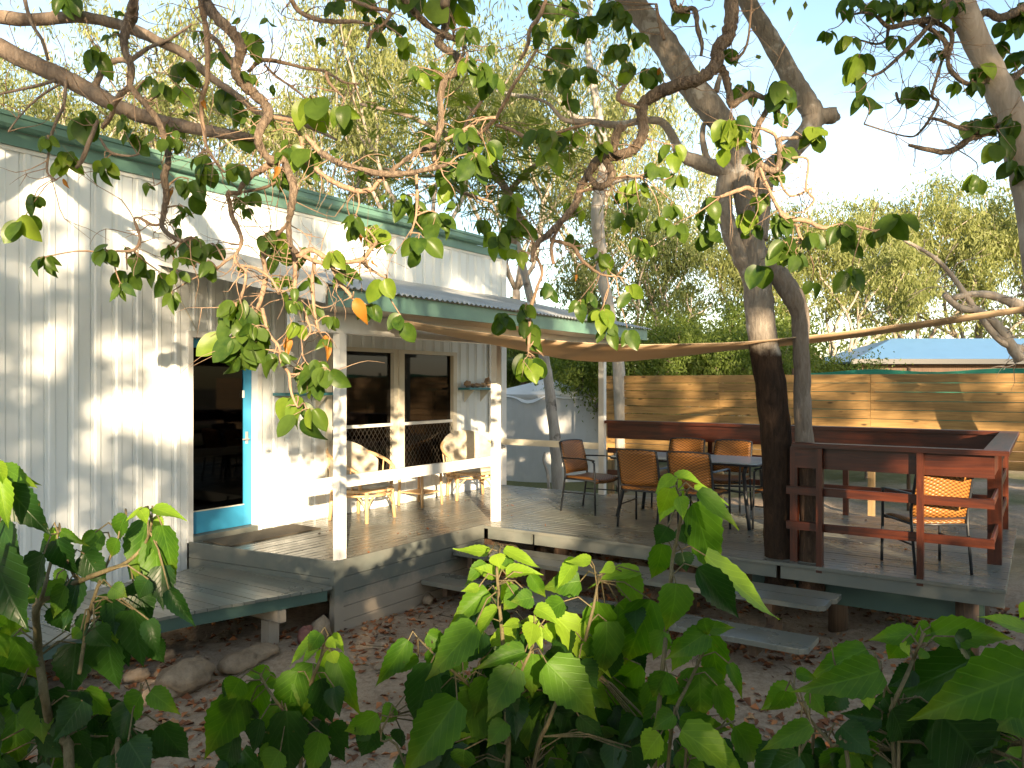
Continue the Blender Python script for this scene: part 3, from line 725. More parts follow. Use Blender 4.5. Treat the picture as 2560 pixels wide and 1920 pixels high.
def cane_chair(label):
    t = empty('cane_armchair', (0, 0, 0), label, 'armchair', 'cane armchairs on the veranda')
    rx, ry = .31, .31
    def pos(a, z, f=1.0): return Vector((rx*f*math.cos(a), ry*f*math.sin(a), z))
    def tophi(a): # a measured from the back (pi)
        k = abs(((a-math.pi+math.pi) % (2*math.pi))-math.pi)/R(118)
        return .80-.235*min(1, k)**1.6
    m = MB(); ring = [pos(2*math.pi*i/24, .34, 1.0) for i in range(25)]; m.tube(ring, .018, 8); ring = [pos(2*math.pi*i/24, .29, .98) for i in range(25)]; m.tube(ring, .014, 8); m.build('seat_ring', M['cane'], t, smooth=True)
    m = MB(); m.lathe((0, 0, 0), [(.001, .345), (.2, .35), (.27, .352), (.295, .375), (.27, .40), (.2, .412), (.001, .415)], 24); m.build('seat_cushion', M['cushion'], t, smooth=True)
    A0, A1 = R(62), R(298); nA = 26
    # outer hoop
    m = MB(); hoop = []
    for i in range(nA+1):
        a = A0+(A1-A0)*i/nA; hoop.append(pos(a, tophi(a), 1.16))
    hoop = [pos(A0-.12, .36, 1.02), pos(A0-.1, .48, 1.1)]+hoop+[pos(A1+.1, .48, 1.1), pos(A1+.12, .36, 1.02)]
    m.tube(hoop, .019, 8); m.build('back_hoop', M['cane'], t, smooth=True)
    for i in range(1, nA, 2):
        a = A0+(A1-A0)*i/nA; mm = MB(); mm.tube([pos(a, .34, 1.0), pos(a, (tophi(a)+.34)/2, 1.10), pos(a, tophi(a), 1.16)], .008, 6); mm.build('spindle', M['cane'], t, smooth=True)
    # padded back lining
    m = MB(); rf = []; rb = []
    B0, B1 = R(100), R(260)
    for k in range(6):
        row = []; rw = []
        for i in range(17):
            a = B0+(B1-B0)*i/16; z1 = tophi(a)+.075-.12*abs(i/8-1)**3; z = .40+(z1-.40)*k/5; puff = .045*math.sin(math.pi*(k+.4)/5.8)*(1-.75*abs(i/8-1)**4)
            row.append(pos(a, z, 1.06+.10*(k/5)-puff/.31*1.0)); rw.append(pos(a, z, 1.09+.06*(k/5)))
        rf.append(row); rb.append(rw)
    m.grid(rf); m.grid([r[::-1] for r in rb]); m.grid([rf[-1], rb[-1]]); m.build('back_cushion', M['cushion'], t, smooth=True)
    for sx, sy in ((1, 1), (1, -1), (-1, 1), (-1, -1)):
        m = MB(); m.tube([(sx*.245, sy*.235, 0), (sx*.225, sy*.215, .34)], .021, 8); m.build('leg', M['cane'], t, smooth=True)
    for a, c in (((.238, -.228), (.238, .228)), ((-.238, -.228), (-.238, .228)), ((-.238, .228), (.238, .228)), ((-.238, -.228), (.238, -.228))):
        m = MB(); a = Vector((*a, 0)); c = Vector((*c, 0)); pts = []
        for i in range(9):
            q = i/8; z = .30-.17*(abs(2*q-1)**3); pts.append(a.lerp(c, q)+Vector((0, 0, z)))
        m.tube(pts, .011, 6); m.build('brace', M['cane'], t, smooth=True)
    return t
c1 = cane_chair('pale cane armchair with cushion on the veranda, just right of the front corner post')
c1.location = (6.76, 6.70, DZ+.003); c1.rotation_euler = (0, 0, R(-84)); c1.scale = (1.12, 1.12, 1.06)
c2 = copy_tree(c1); c2['label'] = 'pale cane armchair with cushion on the veranda, beside the second white post'
c2.location = (8.88, 6.70, DZ+.003); c2.rotation_euler = (0, 0, R(-128))
ct = empty('cane_side_table', (7.95, 6.82, DZ+.003), 'small sunlit cane side table between two cane armchairs', 'side table')
m = MB(); m.box(7.73, 8.17, 6.60, 7.04, DZ+.42, DZ+.445, .005); m.build('table_top', M['cane'], ct)
for sx in (-1, 1):
    for sy in (-1, 1):
        m = MB(); m.tube([(7.95+sx*.20, 6.82+sy*.20, DZ+.004), (7.95+sx*.19, 6.82+sy*.19, DZ+.42)], .019, 8); m.build('leg', M['cane'], ct, smooth=True)
m = MB(); m.box(7.77, 8.13, 6.64, 7.0, DZ+.17, DZ+.187); m.build('lower_shelf', M['cane'], ct)

# wall shelves and what lies on them
def shelf(x0, x1, z, label):
    s = empty('wall_shelf', (x0, WY-.02, z), label, 'shelf', 'teal wall shelves')
    m = MB(); m.box(x0, x1, WY-.225, WY-.016, z-.016, z+.016, .003); m.build('shelf_board', M['teal'], s)
    for x in (x0+.15, x1-.15):
        m = MB(); m.add([(x-.008, WY-.018, z-.017), (x-.008, WY-.2, z-.017), (x-.008, WY-.018, z-.2), (x+.008, WY-.018, z-.017), (x+.008, WY-.2, z-.017), (x+.008, WY-.018, z-.2)], [(0, 1, 2), (5, 4, 3), (0, 3, 4, 1), (1, 4, 5, 2), (2, 5, 3, 0)]); m.build('bracket', M['cream'], s)
shelf(5.80, 6.58, 2.085, 'empty teal wall shelf between the blue door and the window')
shelf(9.16, 9.86, 2.13, 'teal wall shelf carrying shells and driftwood, right of the windows')
def blob(c, r, sc3, seed, mat, name, label, cat, group=None, amp=.35, n=(10, 14), flat=None):
    m = MB(); rows = []
    for i in range(n[0]+1):
        th = math.pi*i/n[0]; row = []
        for j in range(n[1]+1):
            ph = 2*math.pi*(j % n[1])/n[1]
            d = Vector((math.sin(th)*math.cos(ph), math.sin(th)*math.sin(ph), math.cos(th)))
            k = 1+amp*mnoise.noise(d*1.7+Vector((seed*3.1, seed*1.7, 0)))+amp*.45*mnoise.noise(d*4+Vector((seed, 0, seed)))
            row.append(Vector((d.x*sc3[0], d.y*sc3[1], d.z*sc3[2]))*k*r)
        rows.append(row)
    mn = min(p.z for rw in rows for p in rw)
    base = -mn if flat is None else 0
    rows = [[p+Vector((c[0], c[1], c[2]+base)) for p in rw] for rw in rows]
    m.grid(rows); o = m.build(name, mat, smooth=True); return tag(o, label, cat, group)
for i, (x, r, s, lab, cat) in enumerate(((9.25, .055, (1.3, .8, .8), 'knobbly brown shell at the left end of the right teal shelf', 'shell'), (9.38, .05, (1, 1, .6), 'pale flat shell on the right teal shelf, second from the left', 'shell'),
        (9.50, .06, (1.7, .7, .45), 'low piece of driftwood in the middle of the right teal shelf', 'driftwood'), (9.64, .045, (1, 1, .8), 'small round shell on the right teal shelf, next to the white post', 'shell'), (9.76, .06, (.8, .8, 1.1), 'upright curled shell near the right end of the teal shelf', 'shell'))):
    blob((x, WY-.12, 2.147), r, s, i+3, M['shell'], 'sea_shell' if cat == 'shell' else 'driftwood_piece', lab, cat, 'curios on the teal shelf', .5)
m = MB(); m.box(4.86, 6.02, 6.60, 7.05, DZ+.003, DZ+.016, .004)
dm = m.build('doormat', M['mat']); tag(dm, 'flat dark brown doormat lying before the blue door', 'doormat')
ol = empty('tap_and_cord', (10.05, WY-.04, 1.2), 'grey outdoor power fitting with hanging cord on the cabin end wall', 'power fitting')
m = MB(); m.box(10.03, 10.13, WY-.10, WY-.031, 1.14, 1.30, .008); m.build('box', M['rubber'], ol)
m = MB(); m.tube([(10.08, WY-.10, 1.24), (10.08, WY-.15, 1.23), (10.14, WY-.17, 1.22)], .022, 8); m.build('plug', M['rubber'], ol)
m = MB(); m.tube([(10.08, WY-.13, 1.2), (10.06, WY-.14, 1.0), (10.09, WY-.12, .8), (10.03, WY-.12, .63), (9.9, WY-.15, .612)], .008, 6); m.build('cord', M['rubber'], ol, smooth=True)
m = MB(); p = [W(430, 640, 7.6), W(436, 710, 7.8), W(445, 760, 7.9), W(462, 800, 8.0), W(479, 826, 8.03)]; p = [Vector((q.x, WY-.03, q.z)) for q in p]
tag(m.tube(p, .006, 6).build('wall_cable', M['cream'], smooth=True), 'thin white cable running down the wall to the door frame', 'cable')

# ------------------------------------------------------------------ shade sail
ss = empty('shade_sail', W(978, 798, 7.4), 'tan fabric shade sail sagging from the veranda beam across the dining deck', 'shade sail')
fr = [(978, 796, 7.35), (1100, 817, 7.2), (1250, 838, 7.1), (1400, 853, 7.05), (1560, 862, 7.0), (1720, 860, 7.0), (1865, 855, 7.05), (2030, 839, 7.2), (2200, 818, 7.4), (2400, 790, 7.7), (2620, 757, 8.0)]
bk = [(978, 799, 7.36), (1100, 826, 8.0), (1250, 861, 9.3), (1400, 895, 10.1), (1530, 904, 10.3), (1680, 890, 10.0), (1840, 866, 9.5), (2030, 850, 9.0), (2200, 827, 8.6), (2400, 796, 8.3), (2620, 759, 8.02)]
A = [q[0] for q in smooth_pts([(W(*p), 0) for p in fr], 3)]; B = [q[0] for q in smooth_pts([(W(*p), 0) for p in bk], 3)]
m = MB(); rows = []
for i in range(7):
    t = i/6; rows.append([a.lerp(b_, t)-Vector((0, 0, .05*math.sin(math.pi*t))) for a, b_ in zip(A, B)])
m.grid(rows); o = m.build('fabric', M['sail'], ss, smooth=True)
md = o.modifiers.new('s', 'SOLIDIFY'); md.thickness = .004
m = MB(); m.tube(A, .006, 6); m.tube(B, .006, 6); m.build('hem', M['sail'], ss, smooth=True)
m = MB(); m.tube([A[-1], W(2900, 715, 8.4)], .008, 6); m.tube([A[0], Vector((A[0].x-.05, PY, A[0].z+.03))], .008, 6); m.build('rope', M['galv'], ss)

# ------------------------------------------------------------------ fence behind
fn = empty('board_fence', (14, 3, 0), 'new pine fence of wide horizontal boards standing behind the dining deck', 'fence')
FXX = 14.0; zb = .90
for k in range(10):
    z0 = zb+k*.147
    segs = [7.22, 4.9+.0*k, 2.35, -.2, -2.7, -5.2]
    for a, c in zip(segs[:-1], segs[1:]):
        m = MB(); j = rnd.uniform(-.004, .004); m.box(FXX+j, FXX+j+.022, c+.002, a-.002, z0, z0+.137, .006); m.build('board', M['pine'], fn)
for y in (7.12, 4.9, 2.35, -.2, -2.7):
    m = MB(); m.box(FXX+.03, FXX+.13, y-.05, y+.05, -.1, 2.34); m.build('post', M['pinez'], fn)
m = MB(); m.tube([(FXX-.02, 7.3, -.1), (FXX-.02, 7.3, 2.3)], .03, 8)
tag(m.build('green_stake', M['shadecloth']), 'slim green stake at the left end of the pine fence', 'stake')
sf = empty('shadecloth_fence', (15.6, 0, 0), 'green shadecloth strip showing just above the right half of the pine fence', 'fence')
m = MB(); m.grid([[(15.6+.05*math.sin(y*2), y, 1.2) for y in np.arange(-6, 4.2, .3)], [(15.6+.05*math.sin(y*2+.5), y, 2.44+.03*math.sin(y*3)) for y in np.arange(-6, 4.2, .3)]]); m.build('shadecloth', M['shadecloth'], sf)
for y in (-5.5, -3, -.5, 2, 4):
    m = MB(); m.tube([(15.65, y, -.1), (15.65, y, 2.5)], .035, 8); m.build('post', M['log'], sf)

# ------------------------------------------------------------------ water tank, far sheds
tk = empty('water_tank', W(1368, 1205, 19.0)*1.0, 'round grey water tank under a draped white cover beyond the cabin', 'water tank'); c = tk.location; c.z = 0; tk.location = c
m = MB(); m.lathe(c, [(1.28, -.1), (1.28, 1.88), (1.30, 1.89), (1.30, 1.96), (1.27, 1.965)], 48); m.build('tank_wall', M['tank'], tk, smooth=False)
m = MB(); rows = []
for i in range(9):
    r = 1.33*i/8; row = []
    for j in range(61):
        a = 2*math.pi*j/60; fold = .03*math.sin(a*9)*(i/8)+.02*math.sin(a*5+1)*(i/8)
        z = 2.0+.36*(1-(i/8)**.8)+fold
        if i == 8: z -= .12+.08*max(0, math.sin(a*6))
        row.append((c.x+r*math.cos(a), c.y+r*math.sin(a), z))
    rows.append(row)
m.grid(rows); m.build('cover', M['tarp'], tk, smooth=True)
def shed(name, pts, label, roofmat, d0, d1, zr0, zr1, u0, u1, uridge):
    """hip roofed shed seen beyond: eave line at depth d0"""
    a = W(u0, 960, d0); b_ = W(u1, 960, d0); back = FWD*4.5
    s = empty(name, (a.x, a.y, 0), label, 'shed')
    a.z = b_.z = zr0; c_ = b_+back; d_ = a+back; r0 = W(uridge, 960, d1); r0.z = zr1; r1 = b_+back*.5; r1.z = zr1
    m = MB(); m.add([a, b_, r1, r0, c_, d_], [(0, 1, 2, 3), (3, 2, 4, 5), (0, 3, 5)]); o = m.build('roof', roofmat, s); o.modifiers.new('s', 'SOLIDIFY').thickness = .05
    m = MB(); ins = FWD*.5+RGT*.4
    p = [a+ins, b_-RGT*.4+FWD*.5, c_-ins, d_-FWD*.5+RGT*.4]; lo = [Vector((q.x, q.y, -.1)) for q in p]; hi = [Vector((q.x, q.y, zr0)) for q in p]
    m.add(lo+hi, [(0, 1, 5, 4), (1, 2, 6, 5), (2, 3, 7, 6), (3, 0, 4, 7)]); m.build('wall', M['log'], s)
    m = MB(); m.obox(a-FWD*.01, b_-FWD*.01, .04, .14); m.build('fascia', M['black'], s)
shed('roofed_shed', None, 'shed with pale blue iron roof beyond the right half of the fence', M['bluer'], 22, 24.2, 2.83, 3.60, 2128, 2900, 2230)
shed('roofed_shed', None, 'small shed with silver iron roof behind the water tank', M['galv'], 27, 29, 2.5, 3.0, 1395, 1478, 1405)

# ------------------------------------------------------------------ trees: helpers
def limb(mb, pts, n=8, k=3, wob=.15, seed=0):
    """pts: list of (Vector, r); wobbling radius for a natural limb"""
    p = smooth_pts(pts, k); P = []; RR = []
    for i, (q, r) in enumerate(p):
        P.append(q+Vector([r*wob*mnoise.noise(Vector((i*.9, seed+a*7.3, a))) for a in range(3)])); RR.append(r*(1+wob*mnoise.noise(Vector((i*.7, seed*1.7, 5)))))
    mb.tube(P, RR, n); return P
def pxl(pts, d, ds=None):
    """[(u, v, r_px)] at depth d (or per point) -> [(Vector, r)]"""
    out = []
    for i, p in enumerate(pts):
        dd = p[3] if len(p) > 3 else d
        out.append((W(p[0], p[1], dd), p[2]*dd/F))
    return out
def leaf_mesh(name, mat, outline, nseg, fold=.25, curl=.3, serr=0.0, wav=.0, seed=0):
    """unit leaf along +Y, blade in XY; shared between leaves"""
    vs = []; fs = []; r = random.Random(seed)
    for i in range(nseg+1):
        t = i/nseg; wd = outline(t)
        y = t; z0 = -curl*t*t
        wl = wd*(1+(serr if i % 2 else -serr)*(0 < i < nseg)); wr = wd*(1+(serr if i % 2 == 0 else -serr)*(0 < i < nseg))
        zl = fold*wd+wav*math.sin(t*9+seed); zr = fold*wd+wav*math.sin(t*8+seed+2)
        bk = -.065*(1-t)**6 if wd > .1 else 0
        vs += [(-wl, y+bk, z0+zl), (-wl*.5, y+bk*.4, z0+zl*.42), (0, y, z0), (wr*.5, y+bk*.4, z0+zr*.42), (wr, y+bk, z0+zr)]
        if i:
            a = (i-1)*5; b = i*5
            for j in range(4): fs.append((a+j, a+j+1, b+j+1, b+j))
    me = bpy.data.meshes.new(name); me.from_pydata(vs, [], fs); me.materials.append(mat)
    me.polygons.foreach_set('use_smooth', [True]*len(me.polygons)); me.update(); return me
def ol_heart(t):   # broad ovate, long tip
    pts = [(0, .05), (.035, .17), (.10, .275), (.19, .345), (.30, .365), (.43, .335), (.56, .265), (.69, .18), (.81, .095), (.91, .036), (1, .002)]
    return float(np.interp(t, [p[0] for p in pts], [p[1] for p in pts]))
def ol_ovate(t):
    pts = [(0, .04), (.08, .16), (.2, .25), (.35, .29), (.5, .265), (.65, .20), (.8, .12), (.92, .05), (1, .002)]
    return float(np.interp(t, [p[0] for p in pts], [p[1] for p in pts]))
def ol_round(t):
    pts = [(0, .03), (.07, .22), (.18, .36), (.32, .43), (.48, .44), (.64, .395), (.78, .30), (.89, .17), (.96, .07), (1, .004)]
    return float(np.interp(t, [p[0] for p in pts], [p[1] for p in pts]))
def variants(nm, mat, ol, nseg, **kw):
    return [leaf_mesh(nm, mat, ol, nseg, fold=f, curl=c, seed=i, **kw) for i, (f, c) in enumerate(((.18, .12), (.34, .30), (.26, .5), (.12, -.08), (.45, .2)))]
LV = {k: variants('leaf', M[m], o, n, serr=s, wav=wv) for k, m, o, n, s, wv in (
    ('young', 'lf_young', ol_heart, 18, .06, .02), ('mid', 'lf_mid', ol_heart, 18, .06, .02), ('dark', 'lf_dark', ol_heart, 18, .06, .02),
    ('round', 'lf_plum', ol_round, 9, 0, .015), ('roundy', 'lf_plum_y', ol_round, 9, 0, .015), ('orange', 'lf_orange', ol_ovate, 9, 0, .05), ('narrow', 'lf_plum', ol_ovate, 8, 0, .015))}
def leaf_matrix(B, T, n, width=1.0):
    y = (T-B); L = y.length; y.normalize(); x = y.cross(n)
    if x.length < 1e-4: x = y.cross(Vector((.3, .5, .8)))
    x.normalize(); z = x.cross(y)
    Mx = Matrix((( x.x*L*width, y.x*L, z.x*L, B.x), (x.y*L*width, y.y*L, z.y*L, B.y), (x.z*L*width, y.z*L, z.z*L, B.z), (0, 0, 0, 1)))
    return Mx
def put_leaves(tree, leaves, limit=290):
    """leaves: (mesh, matrix, screen size); largest as parts, the rest one joined part"""
    leaves.sort(key=lambda q: -q[2])
    for me, Mx, s in leaves[:limit]: place(me, 'leaf', tree, Mx)
    rest = leaves[limit:]
    if rest:
        groups = {}
        for me, Mx, s in rest: groups.setdefault(me.materials[0].name, []).append((me, Mx))
        for mn, lst in groups.items():
            m = MB()
            for me, Mx in lst: m.add([Mx @ v.co for v in me.vertices], [tuple(p.vertices) for p in me.polygons])
            m.build('small_leaves', bpy.data.materials[mn], tree, smooth=True, kind='stuff')
def rv(s=1.0): return Vector((rnd.gauss(0, s), rnd.gauss(0, s), rnd.gauss(0, s)))

# vectorised foliage for distant crowns
def cloud(centers, spread, per, L, wd, rg, hang=.7, flat=0.0):
    C = np.repeat(np.asarray(centers, float), per, axis=0); n = len(C)
    P0 = None; sp = np.repeat(np.asarray(spread, float) if hasattr(spread, '__len__') else np.full(len(centers), spread), per)
    P = C+rg.normal(0, 1, (n, 3))*sp[:, None]*np.array([1, 1, .8])
    ax = rg.normal(0, 1, (n, 3)); ax[:, 2] -= hang*2.2; ax[:, 2] *= (1-flat); ax /= np.linalg.norm(ax, axis=1)[:, None]
    sd_ = np.cross(ax, rg.normal(0, 1, (n, 3))); sd_ /= np.linalg.norm(sd_, axis=1)[:, None]
    l = (L*rg.uniform(.6, 1.3, n))[:, None]; h = (wd*rg.uniform(.7, 1.3, n))[:, None]
    V = np.stack([P, P+ax*l*.45+sd_*h, P+ax*l, P+ax*l*.45-sd_*h], 1).reshape(-1, 3)
    return V, np.arange(n*4).reshape(-1, 4)
def grow(seed, H, fork, spread, nl=5, levels=3, r0=.16, lean=(0, 0)):
    """returns (mesh builder, tips) of a branching tree with base at origin"""
    r = random.Random(seed); mb = MB(); tips = []
    def rec(p, d, L, rad, lev):
        pts = [(p, rad)]; q = p.copy(); dd = d.copy(); ns = 4
        for i in range(ns):
            dd = (dd+Vector((r.gauss(0, .20), r.gauss(0, .20), r.gauss(.05, .12)))).normalized(); q = q+dd*L/ns; pts.append((q.copy(), rad*(1-.4*(i+1)/ns)))
            if lev >= levels-1: tips.append(tuple(q))
        limb(mb, pts, 7 if lev < 2 else 5, 2, .12, seed+lev)
        if lev < levels:
            for k in range(r.choice((2, 3, 3))):
                a = r.uniform(0, 2*math.pi); nd = (dd+spread*Vector((math.cos(a), math.sin(a), r.uniform(-.3, .5)))).normalized(); rec(q, nd, L*r.uniform(.62, .85), rad*.56, lev+1)
        else: tips.append(tuple(q))
    top = Vector((lean[0], lean[1], fork)); pts = [(Vector((0, 0, -.2)), r0*1.25), (Vector((lean[0]*.3+r.gauss(0, .06), lean[1]*.3+r.gauss(0, .06), fork*.35)), r0), (Vector((lean[0]*.7+r.gauss(0, .08), lean[1]*.7+r.gauss(0, .08), fork*.7)), r0*.92), (top, r0*.85)]
    limb(mb, pts, 9, 4, .14, seed)
    for k in range(nl):
        a = 2*math.pi*(k+r.uniform(-.3, .3))/nl; d = Vector((math.cos(a)*spread, math.sin(a)*spread, r.uniform(.5, 1.1))).normalized(); rec(top, d, (H-fork)*r.uniform(.30, .45), r0*.55, 1)
    return mb, tips
def gum_proto(seed, H, fork, spread, leafmat, bark, per=26, L=.17, wd=.016, sp=.42, nl=5, r0=.16, hang=.8, lean=(0, 0), levels=3):
    mb, tips = grow(seed, H, fork, spread, nl, levels, r0, lean)
    tm = mb.mesh('trunk', bark, smooth=True); rg = np.random.default_rng(seed)
    tips = [q for q in tips if rg.random() < .62]; V, Q = cloud(tips, sp*rg.uniform(.7, 1.7, len(tips)), int(per*2.1), L, wd, rg, hang); cm = np_mesh('crown', V, Q, leafmat)
    return tm, cm
def plant_tree(pr, name, loc, s, rz, label, group, sz=None, kindcrown=True):
    t = empty(name, loc, label, 'tree', group, rz); t.scale = (s, s, sz or s)
    a = place(pr[0], 'trunk', t); b = place(pr[1], 'crown', t); b['kind'] = 'stuff'
    return t
# ------------------------------------------------------------------ tree growing through the deck
dt = empty('deck_tree', onz(1960, 1398, DZ), 'grey barked tree with two burnt dark trunks growing up through the dining deck edge', 'tree')
D = 7.3
def limbset(tree, name, mat, lists, d, n=10, k=4, wob=.10, seed=0):
    m = MB()
    for i, l in enumerate(lists): limb(m, pxl(l, d), n, k, wob, seed+i*13)
    return m.build(name, mat, tree, smooth=True)
limbset(dt, 'trunk', M['bark_deck'], [[(1948, 1480, 37), (1946, 1400, 35), (1944, 1300, 33), (1943, 1134, 37), (1930, 989, 38), (1909, 863, 36), (1898, 772, 36), (1893, 700, 34), (1886, 640, 31), (1878, 590, 30), (1872, 520, 32), (1860, 450, 33), (1848, 400, 32), (1832, 360, 31), (1800, 300, 33), (1760, 250, 34), (1712, 190, 33), (1672, 125, 32), (1635, 72, 31), (1600, 30, 30), (1550, -30, 28), (1500, -110, 24)]], D, 14, 4, .09, 3)
limbset(dt, 'trunk', M['bark_deck2'], [[(2028, 1480, 32, 7.15), (2028, 1397, 30, 7.15), (2022, 1206, 25, 7.15), (2008, 1062, 23, 7.15), (2006, 953, 21, 7.2), (2001, 845, 21, 7.2), (2000, 790, 23, 7.2), (1984, 745, 27, 7.2), (1958, 705, 26, 7.25), (1930, 665, 25, 7.3), (1905, 630, 22, 7.3)]], 7.2, 12, 4, .12, 31)
limbset(dt, 'branch', M['bark_deck'], [[(1893, 600, 26), (1899, 520, 27), (1906, 470, 26), (1922, 430, 25), (1957, 397, 25), (1996, 358, 25), (2027, 318, 26), (2032, 285, 27), (2016, 255, 27), (1990, 214, 25), (1957, 155, 24), (1922, 92, 23), (1885, 35, 22), (1853, -25, 21), (1800, -120, 18)],
    [(2030, 300, 20), (2058, 291, 20), (2078, 289, 21), (2083, 288, 20)]], D, 12, 4, .08, 7)
limbset(dt, 'branch', M['bark_deck'], [[(1852, 470, 24), (1825, 434, 23), (1799, 422, 21), (1744, 405, 18), (1702, 385, 15), (1686, 350, 11), (1660, 310, 10), (1620, 300, 9), (1540, 312, 9), (1475, 304, 8), (1412, 300, 6), (1365, 255, 4), (1300, 240, 3)],
    [(1770, 400, 8), (1760, 370, 8), (1756, 330, 7), (1762, 305, 5)], [(1790, 230, 8), (1796, 205, 7), (1803, 180, 6), (1800, 130, 4)]], D, 10, 4, .15, 17)
limbset(dt, 'branch', M['bark_deck'], [[(1890, 720, 22), (1862, 660, 22), (1836, 610, 21), (1818, 560, 20), (1810, 510, 20), (1812, 455, 21), (1830, 415, 18)]], D, 10, 4, .12, 23)
m = MB(); tips = []
for u, v in ((1500, -110), (1800, -120)):
    for k in range(4):
        a = W(u, v, D); e = a+Vector((rnd.uniform(-1.2, 1.5), rnd.uniform(-1.2, 1.2), rnd.uniform(.6, 1.6))); mid = a.lerp(e, .5)+rv(.15); limb(m, [(a, .05), (mid, .035), (e, .015)], 6, 3, .1, k); tips += [tuple(e), tuple(mid)]
m.build('branch', M['bark_deck'], dt, smooth=True)
V_, Q_ = cloud(tips, .5, 60, .13, .03, rng, .5); o = place(np_mesh('crown', V_, Q_, M['lf_olive']), 'crown', dt, Matrix.Identity(4)); o['kind'] = 'stuff'

# ------------------------------------------------------------------ overhanging round leaved tree in front
def zA(p, d=None): return [(q[0]/2.37, q[1]/2.37, q[2])+tuple(q[3:]) for q in p]
B_far = [[(-160, 40, 24), (0, 118, 22), (84, 160, 22), (169, 198, 21), (232, 232, 20), (295, 266, 19), (359, 291, 18), (422, 308, 16), (485, 321, 15), (549, 333, 14), (600, 339, 11), (650, 350, 6)],
         [(-160, 20, 20), (0, 42, 18), (84, 50, 15), (190, 42, 14), (274, 55, 14), (338, 76, 14), (400, 105, 12), (456, 131, 11), (494, 165, 10), (540, 203, 9), (590, 236, 8), (654, 287, 7), (717, 295, 6), (793, 325, 5), (842, 350, 3)],
         [(232, 232, 9), (262, 165, 8), (300, 150, 8), (330, 148, 7), (370, 120, 5), (420, 100, 4), (480, 60, 3)],
         [(165, 200, 4), (160, 260, 4), (142, 300, 4), (128, 340, 4), (122, 380, 3), (118, 430, 3), (140, 450, 2)], [(140, 200, 4), (90, 215, 4), (0, 235, 3), (-40, 250, 3)], [(150, 210, 3), (95, 245, 3), (50, 290, 2), (20, 330, 2)], [(120, 150, 4), (105, 100, 4), (80, 60, 4), (62, 0, 5), (50, -60, 5)],
         [(245, 300, 4), (225, 350, 6), (205, 400, 6), (190, 420, 4)], [(250, 345, 3), (275, 380, 4), (320, 390, 3), (350, 385, 2)]]
